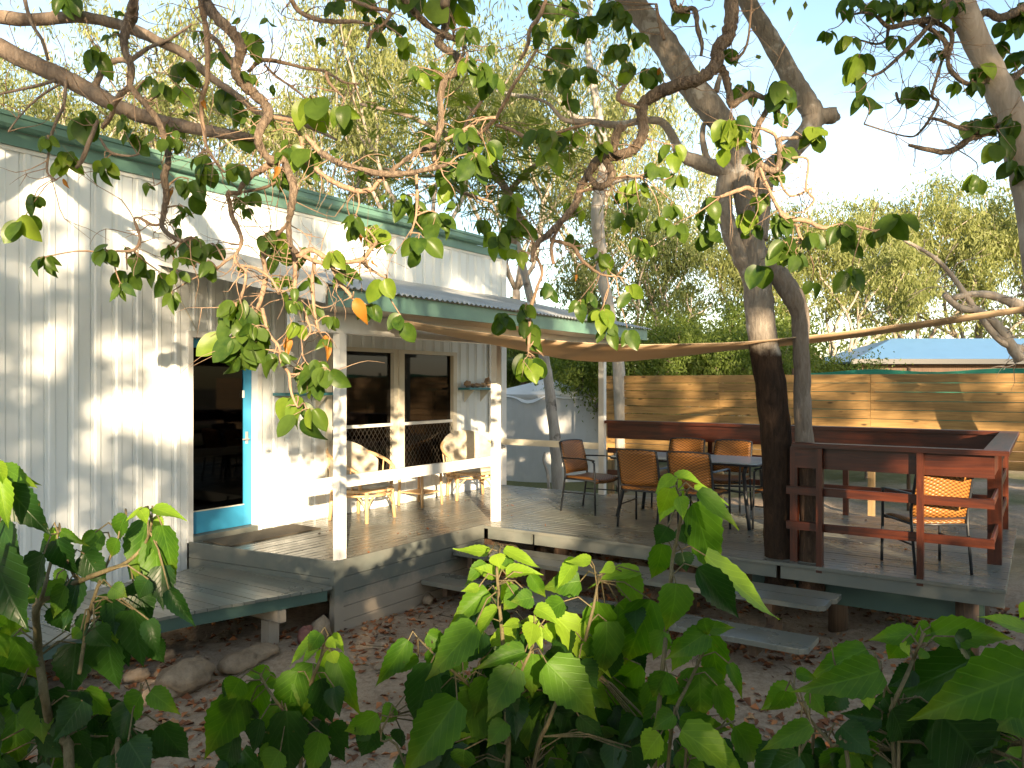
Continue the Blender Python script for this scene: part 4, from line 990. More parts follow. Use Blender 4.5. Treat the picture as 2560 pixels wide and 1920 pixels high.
B_near = [[(340, -60, 12), (335, 0, 11), (329, 42, 16), (316, 70, 12), (310, 100, 10), (313, 130, 9), (329, 169, 9), (325, 211, 8), (345, 240, 8), (365, 262, 8), (392, 300, 8), (412, 345, 8), (421, 395, 8), (411, 440, 9), (416, 490, 8), (408, 540, 7), (405, 565, 6), (422, 586, 6), (456, 603, 5), (480, 592, 3)],
          [(325, 215, 7), (300, 240, 8), (285, 262, 7), (278, 290, 6), (255, 320, 5)], [(408, 560, 4), (380, 562, 4), (350, 545, 4), (336, 548, 3), (345, 575, 4), (350, 600, 4), (335, 625, 4), (290, 628, 3), (250, 630, 2)],
          [(500, -60, 16), (515, 0, 15), (530, 30, 14), (560, 62, 14), (586, 88, 13), (602, 122, 13), (596, 150, 12), (589, 180, 12), (612, 211, 14), (640, 240, 13), (664, 262, 13), (671, 290, 12), (655, 315, 11), (645, 345, 11), (655, 375, 10), (680, 402, 11), (705, 396, 10), (722, 430, 9), (734, 470, 10), (728, 520, 10), (722, 560, 7), (726, 612, 7), (743, 633, 6)],
          [(500, -20, 8), (506, 25, 8), (516, 76, 7), (519, 139, 7), (518, 203, 6), (503, 262, 5), (509, 321, 5), (517, 367, 4), (540, 405, 3), (560, 430, 3)], [(515, 80, 5), (545, 105, 6), (565, 140, 5), (585, 165, 6)],
          [(676, 410, 8), (655, 424, 8), (630, 438, 7), (606, 462, 7), (597, 482, 6), (570, 484, 6), (575, 510, 6), (582, 545, 6), (598, 578, 5), (604, 605, 5), (590, 635, 4), (562, 655, 4), (542, 672, 3)],
          [(586, 637, 4), (592, 660, 4), (612, 675, 4), (614, 700, 4), (606, 735, 4), (594, 772, 3)], [(596, 663, 3), (630, 668, 4), (655, 680, 4), (680, 700, 3), (697, 735, 3)],
          [(662, 600, 6), (658, 640, 6), (664, 680, 6), (660, 715, 7), (652, 750, 6), (640, 780, 5), (620, 788, 4)], [(655, 770, 5), (662, 800, 5), (672, 835, 4), (698, 868, 4), (703, 905, 4), (722, 934, 4), (726, 970, 4), (735, 1000, 3), (745, 1020, 2)], [(724, 935, 3), (745, 935, 3), (790, 925, 2)],
          [(724, 600, 7), (736, 640, 6), (738, 690, 6), (737, 727, 5), (750, 755, 4), (768, 800, 4), (776, 828, 3), (760, 852, 3)], [(745, 640, 7), (782, 625, 7), (827, 659, 7), (845, 700, 6), (868, 728, 5), (880, 745, 3)], [(790, 640, 5), (782, 690, 5), (784, 760, 4), (790, 800, 4), (798, 832, 3)],
          [(760, 640, 6), (800, 656, 6), (850, 655, 6), (902, 650, 6), (930, 620, 5), (942, 605, 4)], [(900, 650, 5), (925, 672, 4), (955, 690, 3), (975, 700, 2)],
          [(610, 480, 4), (660, 470, 4), (700, 450, 3)], [(720, 560, 5), (700, 580, 5), (670, 605, 5)],
          [(660, 290, 6), (700, 296, 6), (745, 305, 6), (790, 325, 5)], [(735, 305, 4), (752, 345, 5), (758, 385, 5), (765, 410, 4)],
          [(715, -40, 7), (740, 20, 6), (780, 45, 6), (830, 54, 6), (880, 54, 5), (930, 60, 3)], [(800, 380, 9), (842, 405, 8), (893, 422, 8), (969, 435, 8), (1032, 430, 7), (1095, 418, 6), (1125, 408, 5)], [(765, 340, 6), (800, 380, 8)], [(790, 420, 6), (800, 432, 7), (842, 460, 7), (893, 477, 7), (930, 474, 6), (945, 455, 6), (970, 438, 6)],
          [(1000, -40, 9), (1011, 0, 9), (1036, 30, 9), (1070, 63, 8), (1104, 84, 8), (1140, 100, 6), (1165, 120, 4)], [(1112, 15, 10), (1113, 50, 11), (1110, 80, 10), (1095, 105, 10), (1121, 127, 10), (1148, 150, 10), (1145, 175, 10), (1115, 198, 9), (1102, 240, 9), (1103, 287, 8), (1100, 325, 8), (1083, 359, 7), (1053, 375, 7), (1011, 401, 6), (977, 430, 6)],
          [(1100, 300, 6), (1092, 340, 5), (1085, 380, 5), (1095, 430, 5), (1130, 470, 4), (1180, 490, 4), (1230, 505, 3)], [(1040, 435, 4), (1043, 480, 4), (1040, 540, 3), (1025, 590, 2)], [(1112, 350, 4), (1150, 330, 4), (1200, 300, 4), (1240, 294, 4)], [(880, 0, 5), (930, 20, 5), (975, 30, 5), (960, 60, 4), (930, 80, 4), (920, 120, 3)], [(690, 150, 4), (660, 150, 5), (640, 160, 5), (620, 180, 4)], [(660, 160, 3), (690, 190, 3), (740, 225, 3), (780, 260, 3)], [(640, 148, 5), (700, 155, 5), (760, 170, 4), (810, 178, 4), (860, 205, 3), (900, 210, 2)], [(815, 180, 4), (822, 205, 4), (845, 230, 3)]]
B_vine = [[(1835, -60, 18), (1829, 0, 18), (1826, 60, 17), (1818, 97, 17), (1794, 120, 16), (1790, 160, 16), (1755, 195, 15), (1702, 211, 16), (1655, 228, 16), (1612, 253, 15), (1604, 287, 14), (1609, 325, 13), (1592, 365, 13), (1560, 386, 13), (1500, 398, 12), (1476, 426, 11), (1452, 468, 9), (1441, 506, 9), (1412, 544, 8), (1374, 582, 8), (1338, 616, 7), (1330, 655, 5)],
          [(1512, 400, 9), (1529, 430, 10), (1522, 456, 9), (1497, 466, 9), (1474, 445, 8), (1470, 428, 6)], [(1560, 388, 8), (1535, 375, 9), (1545, 325, 12), (1560, 322, 8)], [(1799, 165, 12), (1814, 190, 10), (1822, 225, 9), (1829, 262, 9), (1852, 250, 8), (1879, 236, 8), (1905, 243, 7), (1922, 250, 7), (1912, 285, 7), (1895, 315, 7), (1884, 365, 8), (1896, 409, 8), (1892, 456, 7), (1888, 500, 4)],
          [(1896, 409, 9), (1925, 425, 9), (1945, 420, 9), (1950, 380, 8), (1946, 350, 6), (1980, 345, 5), (2010, 345, 3)], [(1900, 320, 4), (1935, 335, 5), (1945, 360, 5)], [(1890, 480, 6), (1868, 470, 6), (1840, 478, 6), (1800, 492, 4)], [(1950, 530, 6), (1970, 546, 7), (2019, 553, 6), (2057, 570, 5), (2110, 560, 4), (2150, 568, 3), (2190, 578, 3)], [(1990, 560, 5), (2000, 590, 4), (2010, 605, 3)], [(1896, 409, 5), (1920, 470, 4), (1945, 520, 5), (1955, 540, 5)],
          [(1353, 105, 3), (1320, 160, 4), (1285, 211, 5), (1262, 255, 5), (1239, 295, 5), (1215, 320, 5), (1192, 338, 4), (1150, 365, 4)], [(1365, 0, 5), (1348, 42, 6), (1325, 75, 6), (1319, 114, 5), (1300, 150, 4)], [(1239, 312, 4), (1280, 325, 5), (1315, 342, 5), (1370, 338, 4), (1430, 320, 4), (1475, 308, 4)], [(1222, 225, 3), (1195, 265, 4), (1170, 300, 4), (1160, 325, 4)],
          [(1412, 544, 5), (1390, 580, 5), (1378, 620, 5), (1384, 660, 4)], [(1374, 600, 5), (1430, 615, 5), (1455, 650, 5), (1500, 685, 3), (1540, 690, 2)], [(1441, 480, 4), (1490, 470, 5), (1545, 445, 4), (1600, 440, 3)], [(1680, -30, 8), (1690, 25, 8), (1735, 22, 6), (1745, 75, 6), (1755, 110, 5), (1753, 140, 4)], [(1640, 10, 4), (1650, 60, 5), (1660, 100, 5)], [(1880, -10, 3), (1870, 100, 3), (1850, 140, 4), (1828, 150, 5)], [(1980, 395, 3), (2020, 400, 3), (2015, 470, 3), (2035, 500, 3), (2010, 530, 2)], [(1945, 440, 3), (1975, 490, 3), (2030, 470, 3)],
          [(1580, 190, 6), (1560, 215, 6), (1545, 240, 6), (1555, 255, 6), (1600, 270, 4)], [(1325, 790, 5), (1330, 760, 5), (1342, 720, 4), (1355, 680, 4), (1340, 640, 4)], [(1325, 790, 4), (1322, 850, 4), (1320, 880, 3)]]
def jitter_depth(lists, d, amp, seed):
    out = []
    for i, l in enumerate(lists):
        base = d+amp*mnoise.noise(Vector((l[0][0]*.004, l[0][1]*.004, seed)))
        out.append([(p[0], p[1], p[2], p[3] if len(p) > 3 else base+amp*.5*mnoise.noise(Vector((p[0]*.006, p[1]*.006, seed+4)))) for p in l])
    return out
ovh = empty('overhanging_tree', W(-900, 960, 4.6)-Vector((0, 0, CH)), 'wild spreading tree with furrowed crooked branches and round leaves overhanging from the upper left', 'tree')
Dn, Dv = 2.75, 4.2
far = jitter_depth(B_far, 4.4, .15, 1); near = jitter_depth(B_near, Dn, .25, 2); vin = jitter_depth(B_vine, Dv, .25, 3)
limbset(ovh, 'limb', M['bark_limb'], far[:2], 4.4, 12, 4, .12, 5)
limbset(ovh, 'branch', M['bark_limb'], far[2:], 4.4, 8, 4, .15, 9)
for i, l in enumerate(near): limbset(ovh, 'branch' if l[0][2] > 5 else 'twig', M['bark_brown'] if max(p[2] for p in l) > 8 else M['bark_twig'], [l], Dn, 10 if max(p[2] for p in l) > 8 else 7, 6, .3, 40+i*3)
# unseen lower trunk that carries the limbs, to the left of the picture
m = MB(); bs = W(-900, 960, 4.6); bs.z = -.1
limb(m, [(bs, .2), (bs+Vector((.05, -.05, 1.2)), .17), (bs+Vector((.1, -.15, 2.6)), .14), (W(-500, -60, 4.5), .10), (W(-160, 30, 4.4), .055)], 12, 5, .1, 3)
limb(m, [(bs+Vector((.1, -.15, 2.6)), .12), (W(-300, -420, 4.0), .10), (W(100, -330, 3.3), .08), (W(520, -200, 2.8), .06), (W(1000, -170, 2.9), .05), (W(1500, -200, 3.6), .06), (W(1835, -55, 4.2), .04)], 10, 5, .1, 8)
for u, v, d, q in ((340, -60, 2.8, (380, -260, 2.95)), (500, -60, 2.75, (520, -200, 2.8)), (715, -40, 2.75, (700, -190, 2.83)), (1000, -40, 2.75, (1000, -170, 2.9)), (1112, 15, 2.75, (1100, -170, 2.98))): limb(m, [(W(*q), .03), (W(u, (v+q[1])/2, (d+q[2])/2), .022), (W(u, v, d), .016)], 8, 3, .1, u)
m.build('trunk', M['bark_limb'], ovh, smooth=True)
# leaf clusters: (u, v, leaf length px, count[, kind])
CL_near = [(165, 0, 52, 4), (240, 130, 70, 4), (205, 305, 92, 3), (165, 395, 52, 9, 'y'), (262, 410, 48, 6, 'y'), (120, 350, 45, 3), (88, 500, 48, 4), (62, 560, 66, 3), (112, 655, 46, 7, 'n'), (262, 635, 46, 7), (345, 650, 50, 3), (300, 720, 48, 5, 'n'), (460, 170, 48, 6), (372, 205, 38, 4, 'n'), (405, 215, 44, 4), (455, 225, 55, 2, 'y'), (570, 240, 60, 4), (590, 275, 48, 3), (612, 345, 62, 3), (498, 395, 46, 3), (515, 425, 50, 5), (585, 425, 50, 4), (440, 310, 42, 3), (432, 355, 44, 3), (470, 462, 58, 4), (318, 690, 58, 2), (455, 525, 40, 5, 'n'), (480, 640, 56, 5), (425, 625, 45, 4, 'n'), (520, 665, 50, 3), (775, 262, 84, 4, 'y'), (855, 275, 52, 3, 'y'), (722, 375, 50, 4), (760, 390, 66, 3), (695, 440, 45, 2), (618, 500, 44, 3), (665, 595, 48, 4), (690, 590, 44, 3, 'y'), (845, 10, 50, 3), (875, 555, 40, 5, 'n'), (640, 120, 45, 3), (620, 200, 46, 4, 'y'), (500, 90, 38, 4, 'n'), (545, 140, 60, 2), (628, 100, 48, 3), (660, 300, 60, 2), (400, 350, 40, 3), (340, 350, 48, 4), (310, 300, 40, 3, 'n'),
    (590, 800, 72, 9), (590, 775, 66, 5), (625, 850, 66, 5), (590, 900, 60, 4), (640, 830, 56, 4), (745, 1010, 74, 3), (785, 960, 56, 4), (480, 610, 46, 5), (530, 620, 44, 4), (700, 640, 42, 4), (680, 620, 40, 4, 'y'),  (575, 868, 84, 3, 'y'), (605, 855, 70, 6), (625, 800, 60, 4), (672, 890, 50, 2), (700, 895, 56, 2), (790, 920, 62, 7), (765, 915, 50, 4), (815, 935, 58, 4), (765, 1045, 84, 4, 'y'), (960, 710, 84, 2, 'y'), (1000, 800, 50, 3), (925, 775, 46, 3), (780, 770, 38, 6, 'n'), (735, 765, 44, 4), (822, 800, 36, 3), (868, 680, 44, 6, 'n'), (832, 640, 48, 6, 'y'), (750, 630, 40, 3), (770, 700, 40, 3, 'n'), (640, 790, 40, 3, 'n'), (705, 700, 36, 3), (745, 815, 44, 2, 'y'), (430, 740, 42, 3, 'n'), (395, 690, 48, 3), (440, 690, 50, 3, 'y'),
    (1050, -5, 78, 3), (1150, 0, 70, 4), (1010, 115, 50, 4, 'y'), (1045, 180, 46, 3), (1082, 185, 44, 3), (1168, 158, 50, 5), (1198, 182, 48, 6), (1230, 200, 46, 3), (1160, 340, 56, 6), (1190, 400, 60, 6), (1215, 380, 60, 3, 'y'), (1138, 420, 58, 4), (1140, 470, 58, 2, 'y'), (1092, 550, 64, 6), (1040, 525, 60, 4), (1050, 600, 58, 3), (1010, 500, 40, 3), (938, 585, 50, 8, 'y'), (890, 550, 48, 3, 'n'), (880, 570, 40, 2), (945, 90, 36, 3), (970, 60, 40, 3), (910, 0, 40, 4), (1105, 40, 44, 4), (1165, 80, 44, 4)]
OR_near = [(805, 850, 62), (716, 852, 60), (884, 750, 74), (432, 480, 40), (697, 420, 32), (505, 258, 40), (928, 655, 30), (890, 560, 42), (155, 450, 30)]
CL_vine = [(1290, 560, 52, 7), (1275, 505, 48, 5, 'y'), (1250, 600, 48, 6, 'y'), (1300, 640, 50, 4, 'y'), (1205, 560, 50, 4), (1362, 340, 54, 6), (1372, 392, 54, 4, 'y'), (1405, 350, 44, 4), (1440, 340, 46, 3, 'y'), (1348, 15, 50, 6), (1415, 15, 48, 6), (1440, 65, 52, 6), (1400, 135, 48, 7), (1425, 180, 46, 4), (1470, 180, 44, 3), (1520, 15, 54, 6), (1545, 125, 44, 5), (1572, 175, 42, 4), (1622, 185, 46, 5), (1420, 240, 44, 4), (1505, 370, 44, 4), (1438, 525, 50, 6, 'y'), (1432, 600, 40, 4), (1505, 640, 46, 6, 'y'), (1568, 480, 46, 4), (1600, 525, 40, 4), (1560, 545, 44, 4), (1605, 470, 40, 3), (1645, 430, 44, 4), (1600, 610, 44, 6), (1630, 625, 40, 4), (1680, 375, 48, 4, 'y'), (1692, 440, 42, 3), (1650, 560, 42, 4), (1680, 515, 40, 3),
    (1828, 315, 54, 8, 'y'), (1852, 335, 54, 5, 'y'), (1808, 360, 46, 3, 'y'), (1950, 225, 58, 6), (1965, 240, 50, 4), (1858, 225, 46, 4), (1822, 130, 40, 4), (2030, 335, 50, 9, 'y'), (1962, 375, 46, 4), (1950, 285, 38, 3), (1765, 550, 50, 6), (1775, 590, 50, 5), (1768, 505, 46, 4), (1865, 545, 48, 8, 'y'), (1880, 575, 40, 4), (1958, 555, 48, 6), (1965, 620, 50, 5, 'y'), (1988, 640, 48, 4), (2030, 595, 46, 5), (2100, 575, 56, 5), (2130, 600, 46, 4), (2238, 560, 78, 3), (2192, 585, 52, 3), (1902, 665, 58, 2), (2130, 680, 66, 3), (2028, 715, 56, 2), (1875, 400, 40, 3), (1935, 430, 40, 3), (1900, 500, 36, 4), (1690, 570, 44, 4),
    (1255, 800, 54, 4), (1325, 815, 52, 5), (1326, 905, 60, 7, 'y'), (1372, 730, 44, 5), (1315, 770, 44, 4), (1450, 760, 40, 5), (1505, 785, 50, 7, 'y'), (1520, 830, 48, 4), (1568, 835, 54, 2), (1575, 725, 50, 3), (1480, 740, 40, 3), (1540, 20, 40, 4), (1480, 60, 40, 4), (1700, 20, 46, 4), (1600, 90, 40, 3), (1560, 40, 46, 5), (1350, 80, 40, 4), (1380, 190, 40, 3)]
OR_vine = [(1650, 178, 40), (1308, 545, 26), (1440, 690, 26)]
def clusters(tree, mbt, CL, ORR, branches, d0, seed):
    """leaves in loose bunches, each bunch on a twig from the nearest branch"""
    r = random.Random(seed); out = []
    nodes_ = [(p[0], p[1], p[3]) for l in branches for p in smooth_px(l)]
    for c in [tuple(c) for c in CL]+[(u, v, s, 1, 'o') for u, v, s in ORR]:
        u, v, s, n = c[:4]; kind = c[4] if len(c) > 4 else ''
        bu, bv, bd = min(nodes_, key=lambda q: (q[0]-u)**2+(q[1]-v)**2)
        d = bd+r.uniform(-.12, .12); cen = W(u, v-s*.28, d); root = W(bu, bv, bd)
        dist = (cen-root).length
        if dist > .012: 
            mid = root.lerp(cen, .5)+Vector((r.gauss(0, .12), r.gauss(0, .12), r.gauss(.02, .1)))*dist
            limb(mbt, [(root, .0038), (mid, .003), (cen, .0022)], 5, 3, .2, int(u))
        n = n+(n+1)//3 if n > 2 else n
        for k in range(n):
            L = s*d/F*r.uniform(.60, 1.12)
            a = 2*math.pi*(k+r.uniform(-.3, .3))/max(n, 1); sprd = .52 if n > 2 else .40
            dr = (RGT*math.cos(a)*sprd-FWD*math.sin(a)*sprd*.8+Vector((0, 0, -r.uniform(.4, 1.1)))).normalized()
            st_ = dr*L*.16+Vector((r.gauss(0, .12), r.gauss(0, .12), r.gauss(0, .16)))*L*(1 if n > 2 else .4)
            Bp = cen+st_; T = Bp+dr*L
            nrm = (-FWD*1.0+Vector((r.gauss(0, .45), r.gauss(0, .45), .35+r.gauss(0, .35)))).normalized()
            key = {'': 'round', 'y': 'roundy', 'n': 'narrow', 'o': 'orange'}[kind]
            if key == 'round' and r.random() < .14: key = 'roundy'
            if key == 'roundy' and r.random() < .35: key = 'round'
            out.append((r.choice(LV[key]), leaf_matrix(Bp, T, nrm, r.uniform(.64, .92)), L/d))
            if n > 2: mbt.tube([cen, Bp], .0012, 4, False)
    return out
def smooth_px(l):
    out = []
    for a, b_ in zip(l[:-1], l[1:]):
        for k in range(5): out.append(tuple(a[i]+(b_[i]-a[i])*k/5 for i in range(4)))
    out.append(l[-1]); return out
def wild_twigs(mbt, branches, count, seed, rpx=2.0, lpx=(30, 120)):
    r = random.Random(seed); tips = []
    nodes_ = [p for l in branches for p in smooth_px(l)]
    for i in range(count):
        p = r.choice(nodes_); a = W(p[0], p[1], p[3]); L = r.uniform(*lpx)*p[3]/F
        dr = (RGT*r.gauss(0, 1)+Vector((0, 0, r.gauss(-.15, .8)))+FWD*r.gauss(0, .5)).normalized(); pts = [(a, rpx*p[3]/F)]; q = a
        for k in range(4):
            dr = (dr+rv(.35)).normalized(); q = q+dr*L/4; pts.append((q, rpx*p[3]/F*(1-.2*(k+1))))
        limb(mbt, pts, 5, 2, .2, i); tips.append(q)
        if r.random() < .5:
            q2 = pts[2][0]; limb(mbt, [(q2, rpx*.7*p[3]/F), (q2+(dr+rv(.6)).normalized()*L*.4, rpx*.3*p[3]/F)], 4, 2, .2, i)
    return tips
m = MB(); lv = clusters(ovh, m, CL_near, OR_near, near+far, Dn, 21)
tp = wild_twigs(m, near, 190, 4, 2.0); wild_twigs(m, near+far, 170, 41, 1.5, (90, 260))
for q in tp[::3]:
    for k in range(rnd.choice((1, 2, 3))):
        L = rnd.uniform(.03, .055); dr = Vector((rnd.gauss(0, .6), rnd.gauss(0, .6), -.6)).normalized(); lv.append((rnd.choice(LV['narrow']), leaf_matrix(q, q+dr*L, -FWD+rv(.4)), L/2.75))
put_leaves(ovh, lv); m.build('twigs', M['bark_twig'], ovh, smooth=True, kind='stuff')

vt = empty('leaning_tree', W(1835, -60, 4.2)*1.0, 'crooked brown barked bough with round leaves hanging before the grey deck tree', 'tree'); 
vt.location.z = 0.0
for i, l in enumerate(vin): limbset(vt, 'branch' if l[0][2] > 5 else 'twig', M['bark_brown'] if max(p[2] for p in l) > 7 else M['bark_twig'], [l], Dv, 10 if max(p[2] for p in l) > 8 else 7, 6, .3, 140+i*3)
m = MB(); lv = clusters(vt, m, CL_vine, OR_vine, vin, Dv, 33); wild_twigs(m, vin, 120, 14, 1.6); wild_twigs(m, vin, 70, 15, 1.2, (80, 220))
put_leaves(vt, lv); m.build('twigs', M['bark_twig'], vt, smooth=True, kind='stuff')
m = MB(); limb(m, [(W(1835, -55, 4.2), .037), (W(1900, -300, 4.1), .05), (W(2250, -700, 3.9), .07), (Vector((4.0, -4.9, 3.4)), .10), (Vector((3.9, -5.5, -.1)), .14)], 10, 5, .1, 2); m.build('trunk', M['bark_brown'], vt, smooth=True)

# ------------------------------------------------------------------ tree at the upper right edge
rt = empty('right_edge_tree', W(2640, 960, 4.6)-Vector((0, 0, CH)), 'tree at the right edge with pale patchy trunk leaning out of the picture', 'tree')
B_rt = [[(2375, -60, 32, 4.6), (2398, 0, 33, 4.6), (2432, 84, 31, 4.6), (2474, 169, 31, 4.6), (2504, 236, 34, 4.6), (2529, 295, 37, 4.6), (2550, 380, 38, 4.6), (2570, 450, 39, 4.6), (2600, 620, 42, 4.6), (2640, 960, 46, 4.6), (2660, 1500, 50, 4.6), (2670, 1930, 54, 4.6)]]
B_rb = [[(2400, 20, 12), (2352, 42, 9), (2310, 51, 8), (2263, 59, 7), (2221, 67, 6), (2187, 38, 4), (2154, 32, 3), (2120, 40, 2)], [(2352, 42, 8), (2335, 51, 6), (2293, 97, 6), (2250, 140, 5), (2208, 177, 4), (2180, 190, 3)], [(2221, 67, 5), (2215, 100, 4), (2190, 110, 3), (2150, 100, 2)], [(2400, 0, 14), (2370, 20, 14), (2352, 40, 10)], [(2310, 55, 5), (2350, 60, 6), (2380, 90, 6), (2370, 150, 5), (2380, 180, 6), (2420, 210, 6), (2470, 200, 8)], [(2300, 60, 5), (2345, 85, 6), (2365, 110, 6), (2362, 140, 5)],
        [(2529, 295, 16), (2508, 312, 11), (2480, 325, 10), (2457, 335, 9), (2419, 350, 8), (2390, 372, 8), (2360, 380, 7), (2310, 372, 6), (2272, 363, 4)], [(2457, 333, 6), (2400, 320, 5), (2350, 300, 4), (2320, 295, 3)], [(2510, 215, 8), (2540, 190, 8), (2580, 160, 8)], [(2430, 90, 9), (2460, 30, 9), (2500, 45, 10), (2560, 20, 12)], [(2355, 150, 4), (2340, 200, 4), (2330, 240, 4), (2345, 260, 4), (2300, 330, 3), (2260, 340, 2), (2160, 310, 2)], [(2330, 240, 4), (2280, 240, 4), (2250, 256, 4), (2240, 230, 3)],
        [(2550, 900, 16), (2520, 850, 13), (2480, 800, 11), (2440, 775, 10), (2400, 770, 9), (2360, 735, 8)], [(2600, 880, 9), (2540, 868, 9), (2500, 850, 9), (2450, 790, 8), (2380, 690, 6), (2330, 640, 5), (2260, 600, 4)], [(2600, 800, 22), (2560, 770, 16), (2500, 745, 11), (2440, 735, 9), (2380, 745, 7)]]
rbr = jitter_depth([[tuple(p[:3]) for p in l] for l in B_rb[:12]], 4.6, .2, 6)
limbset(rt, 'trunk', M['bark_gum'], B_rt, 4.6, 14, 4, .08, 50)
for i, l in enumerate(rbr): limbset(rt, 'branch', M['bark_brown'], [l], 4.6, 8, 4, .18, 60+i*3)
CL_rt = [(2122, 105, 44, 5), (2072, 85, 42, 3), (2150, 150, 58, 7, 'y'), (2130, 190, 50, 4), (2160, 250, 46, 4), (2215, 15, 46, 5), (2290, 5, 46, 7), (2235, 30, 40, 5), (2260, 20, 40, 5), (2270, 135, 40, 3), (2288, 225, 44, 5), (2345, 130, 40, 3), (2335, 90, 40, 3), (2448, 180, 50, 5), (2500, 125, 54, 5), (2520, 60, 54, 4), (2550, 140, 46, 4), (2540, 205, 50, 5), (2430, 315, 52, 3), (2472, 300, 50, 3), (2480, 385, 66, 3), (2440, 455, 50, 6), (2530, 310, 60, 6), (2545, 350, 60, 5), (2385, 215, 40, 3), (2510, 360, 50, 5), (2540, 420, 50, 4), (2100, 20, 40, 3), (2130, 10, 40, 3), (2170, 20, 36, 3), (2400, 60, 40, 4), (2320, 10, 40, 5), (2360, 5, 44, 4), (2430, 210, 44, 3), (2390, 15, 40, 4), (2550, 30, 60, 5), (2240, 100, 36, 3)]
m = MB(); lv = clusters(rt, m, CL_rt, [], rbr, 4.6, 44); wild_twigs(m, rbr, 90, 24, 1.5); wild_twigs(m, rbr, 60, 25, 1.2, (80, 240)); put_leaves(rt, lv); m.build('twigs', M['bark_twig'], rt, smooth=True, kind='stuff')
rw = empty('bare_branched_tree', W(2640, 960, 10.5)-Vector((0, 0, CH)), 'grey bare limbs reaching in from the right edge before the blue roof', 'tree')
rbw = [[tuple(p[:3])+(10.5,) for p in l] for l in B_rb[12:]]
for i, l in enumerate(rbw): limbset(rw, 'branch', M['bark_gum'], [l], 10.5, 8, 4, .15, 90+i)
m = MB(); b0 = W(2640, 960, 10.5); b0.z = -.1; limb(m, [(b0, .2), (W(2650, 1100, 10.5), .18), (W(2610, 890, 10.5), .14), (W(2640, 700, 10.5), .1), (W(2600, 500, 10.5), .06)], 10, 4, .1, 5); m.build('trunk', M['bark_gum'], rw, smooth=True)
m = MB(); wild_twigs(m, rbw, 40, 8, 1.6, (40, 160)); m.build('twigs', M['bark_gum'], rw, smooth=True, kind='stuff')

# ------------------------------------------------------------------ shrubs in front
def shrub(name, label, d, stems, leaves, fill, org, scl, seed, extra=0, loc_u=None):
    r = random.Random(seed)
    px = lambda p: (org[0]+p[0]/scl, org[1]+p[1]/scl)
    t = empty(name, (0, 0, 0), label, 'shrub', 'broad leaved shrubs along the front')
    u0 = px(stems[0][-1])[0]; b0 = W(u0, 960, d); b0.z = 0; t.location = b0
    m = MB(); lv = []; nodes_ = []
    for s in stems:
        pts = []
        for i, p in enumerate(s): u, v = px(p); pts.append((W(u, v, d+.04*math.sin(i*2+seed)), p[2]/scl*d/F))
        nodes_ += [q[0] for q in smooth_pts(pts, 4)]
        last = pts[-1][0]
        if s[-1][1] > 1300*0+ (1640 if scl > 2.3 else 1400): 
            gnd = Vector((b0.x+r.gauss(0, .12), b0.y+r.gauss(0, .12), -.1)); pts += [(last.lerp(gnd, .5)+rv(.02), pts[-1][1]*1.2), (gnd, pts[-1][1]*1.5)]
        limb(m, pts, 7, 4, .15, seed)
    m.build('stem', M['stem'], t, smooth=True); mp = MB()
    for l in leaves:
        bx_, by_, tx_, ty_, wd, kind = l; u, v = px((bx_, by_)); u2, v2 = px((tx_, ty_)); lp = math.hypot(u2-u, v2-v)
        db = d+r.uniform(-.10, .10); tilt = r.uniform(-.35, .45)*lp*d/F; B_ = W(u, v, db); T_ = W(u2, v2, db-tilt)
        side = r.uniform(-.35, .35); n = (-FWD+RGT*side+Vector((0, 0, r.uniform(.1, .75)))).normalized()
        if kind == 'y': n = (-FWD*.6+RGT*side+Vector((0, 0, .9))).normalized()
        wpx = wd/scl; T_ = B_+(T_-B_)*1.16; L = (T_-B_).length; want = wpx*db/F/(.74*L)*1.3
        me = r.choice(LV[{'y': 'young', 'm': 'mid', 'd': 'dark'}[kind]]); lv.append((me, leaf_matrix(B_, T_, n, max(.55, min(1.5, want*1.12))), L))
        nb = min(nodes_, key=lambda q: (q-B_).length)
        if (nb-B_).length < .35: mid = nb.lerp(B_, .5)+Vector((0, 0, .02)); mp.tube([nb, mid, B_], .0019, 5, False)
    # fuller lower growth
    for (x0, y0_, x1, y1_, n, sz) in fill:
        for k in range(n):
            u, v = px((r.uniform(x0, x1), r.uniform(y0_, y1_))); db = d+r.uniform(.0, .35); L = sz/scl*db/F*r.uniform(.7, 1.2)
            B_ = W(u, v, db); dr = (RGT*r.gauss(0, .5)+FWD*r.gauss(-.1, .4)+Vector((0, 0, -.9))).normalized(); n_ = (-FWD+RGT*r.gauss(0, .4)+Vector((0, 0, r.uniform(0, .8)))).normalized()
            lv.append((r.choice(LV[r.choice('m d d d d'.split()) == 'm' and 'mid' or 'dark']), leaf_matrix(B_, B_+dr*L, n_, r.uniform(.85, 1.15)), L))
            nb = min(nodes_, key=lambda q: (q-B_).length)
            if (nb-B_).length < .3: mp.tube([nb, nb.lerp(B_, .5)+Vector((0, 0, .02)), B_], .0019, 5, False)
    put_leaves(t, lv); mp.build('stalks', M['stem'], t, smooth=True, kind='stuff'); return t
zl = (0, 1220)
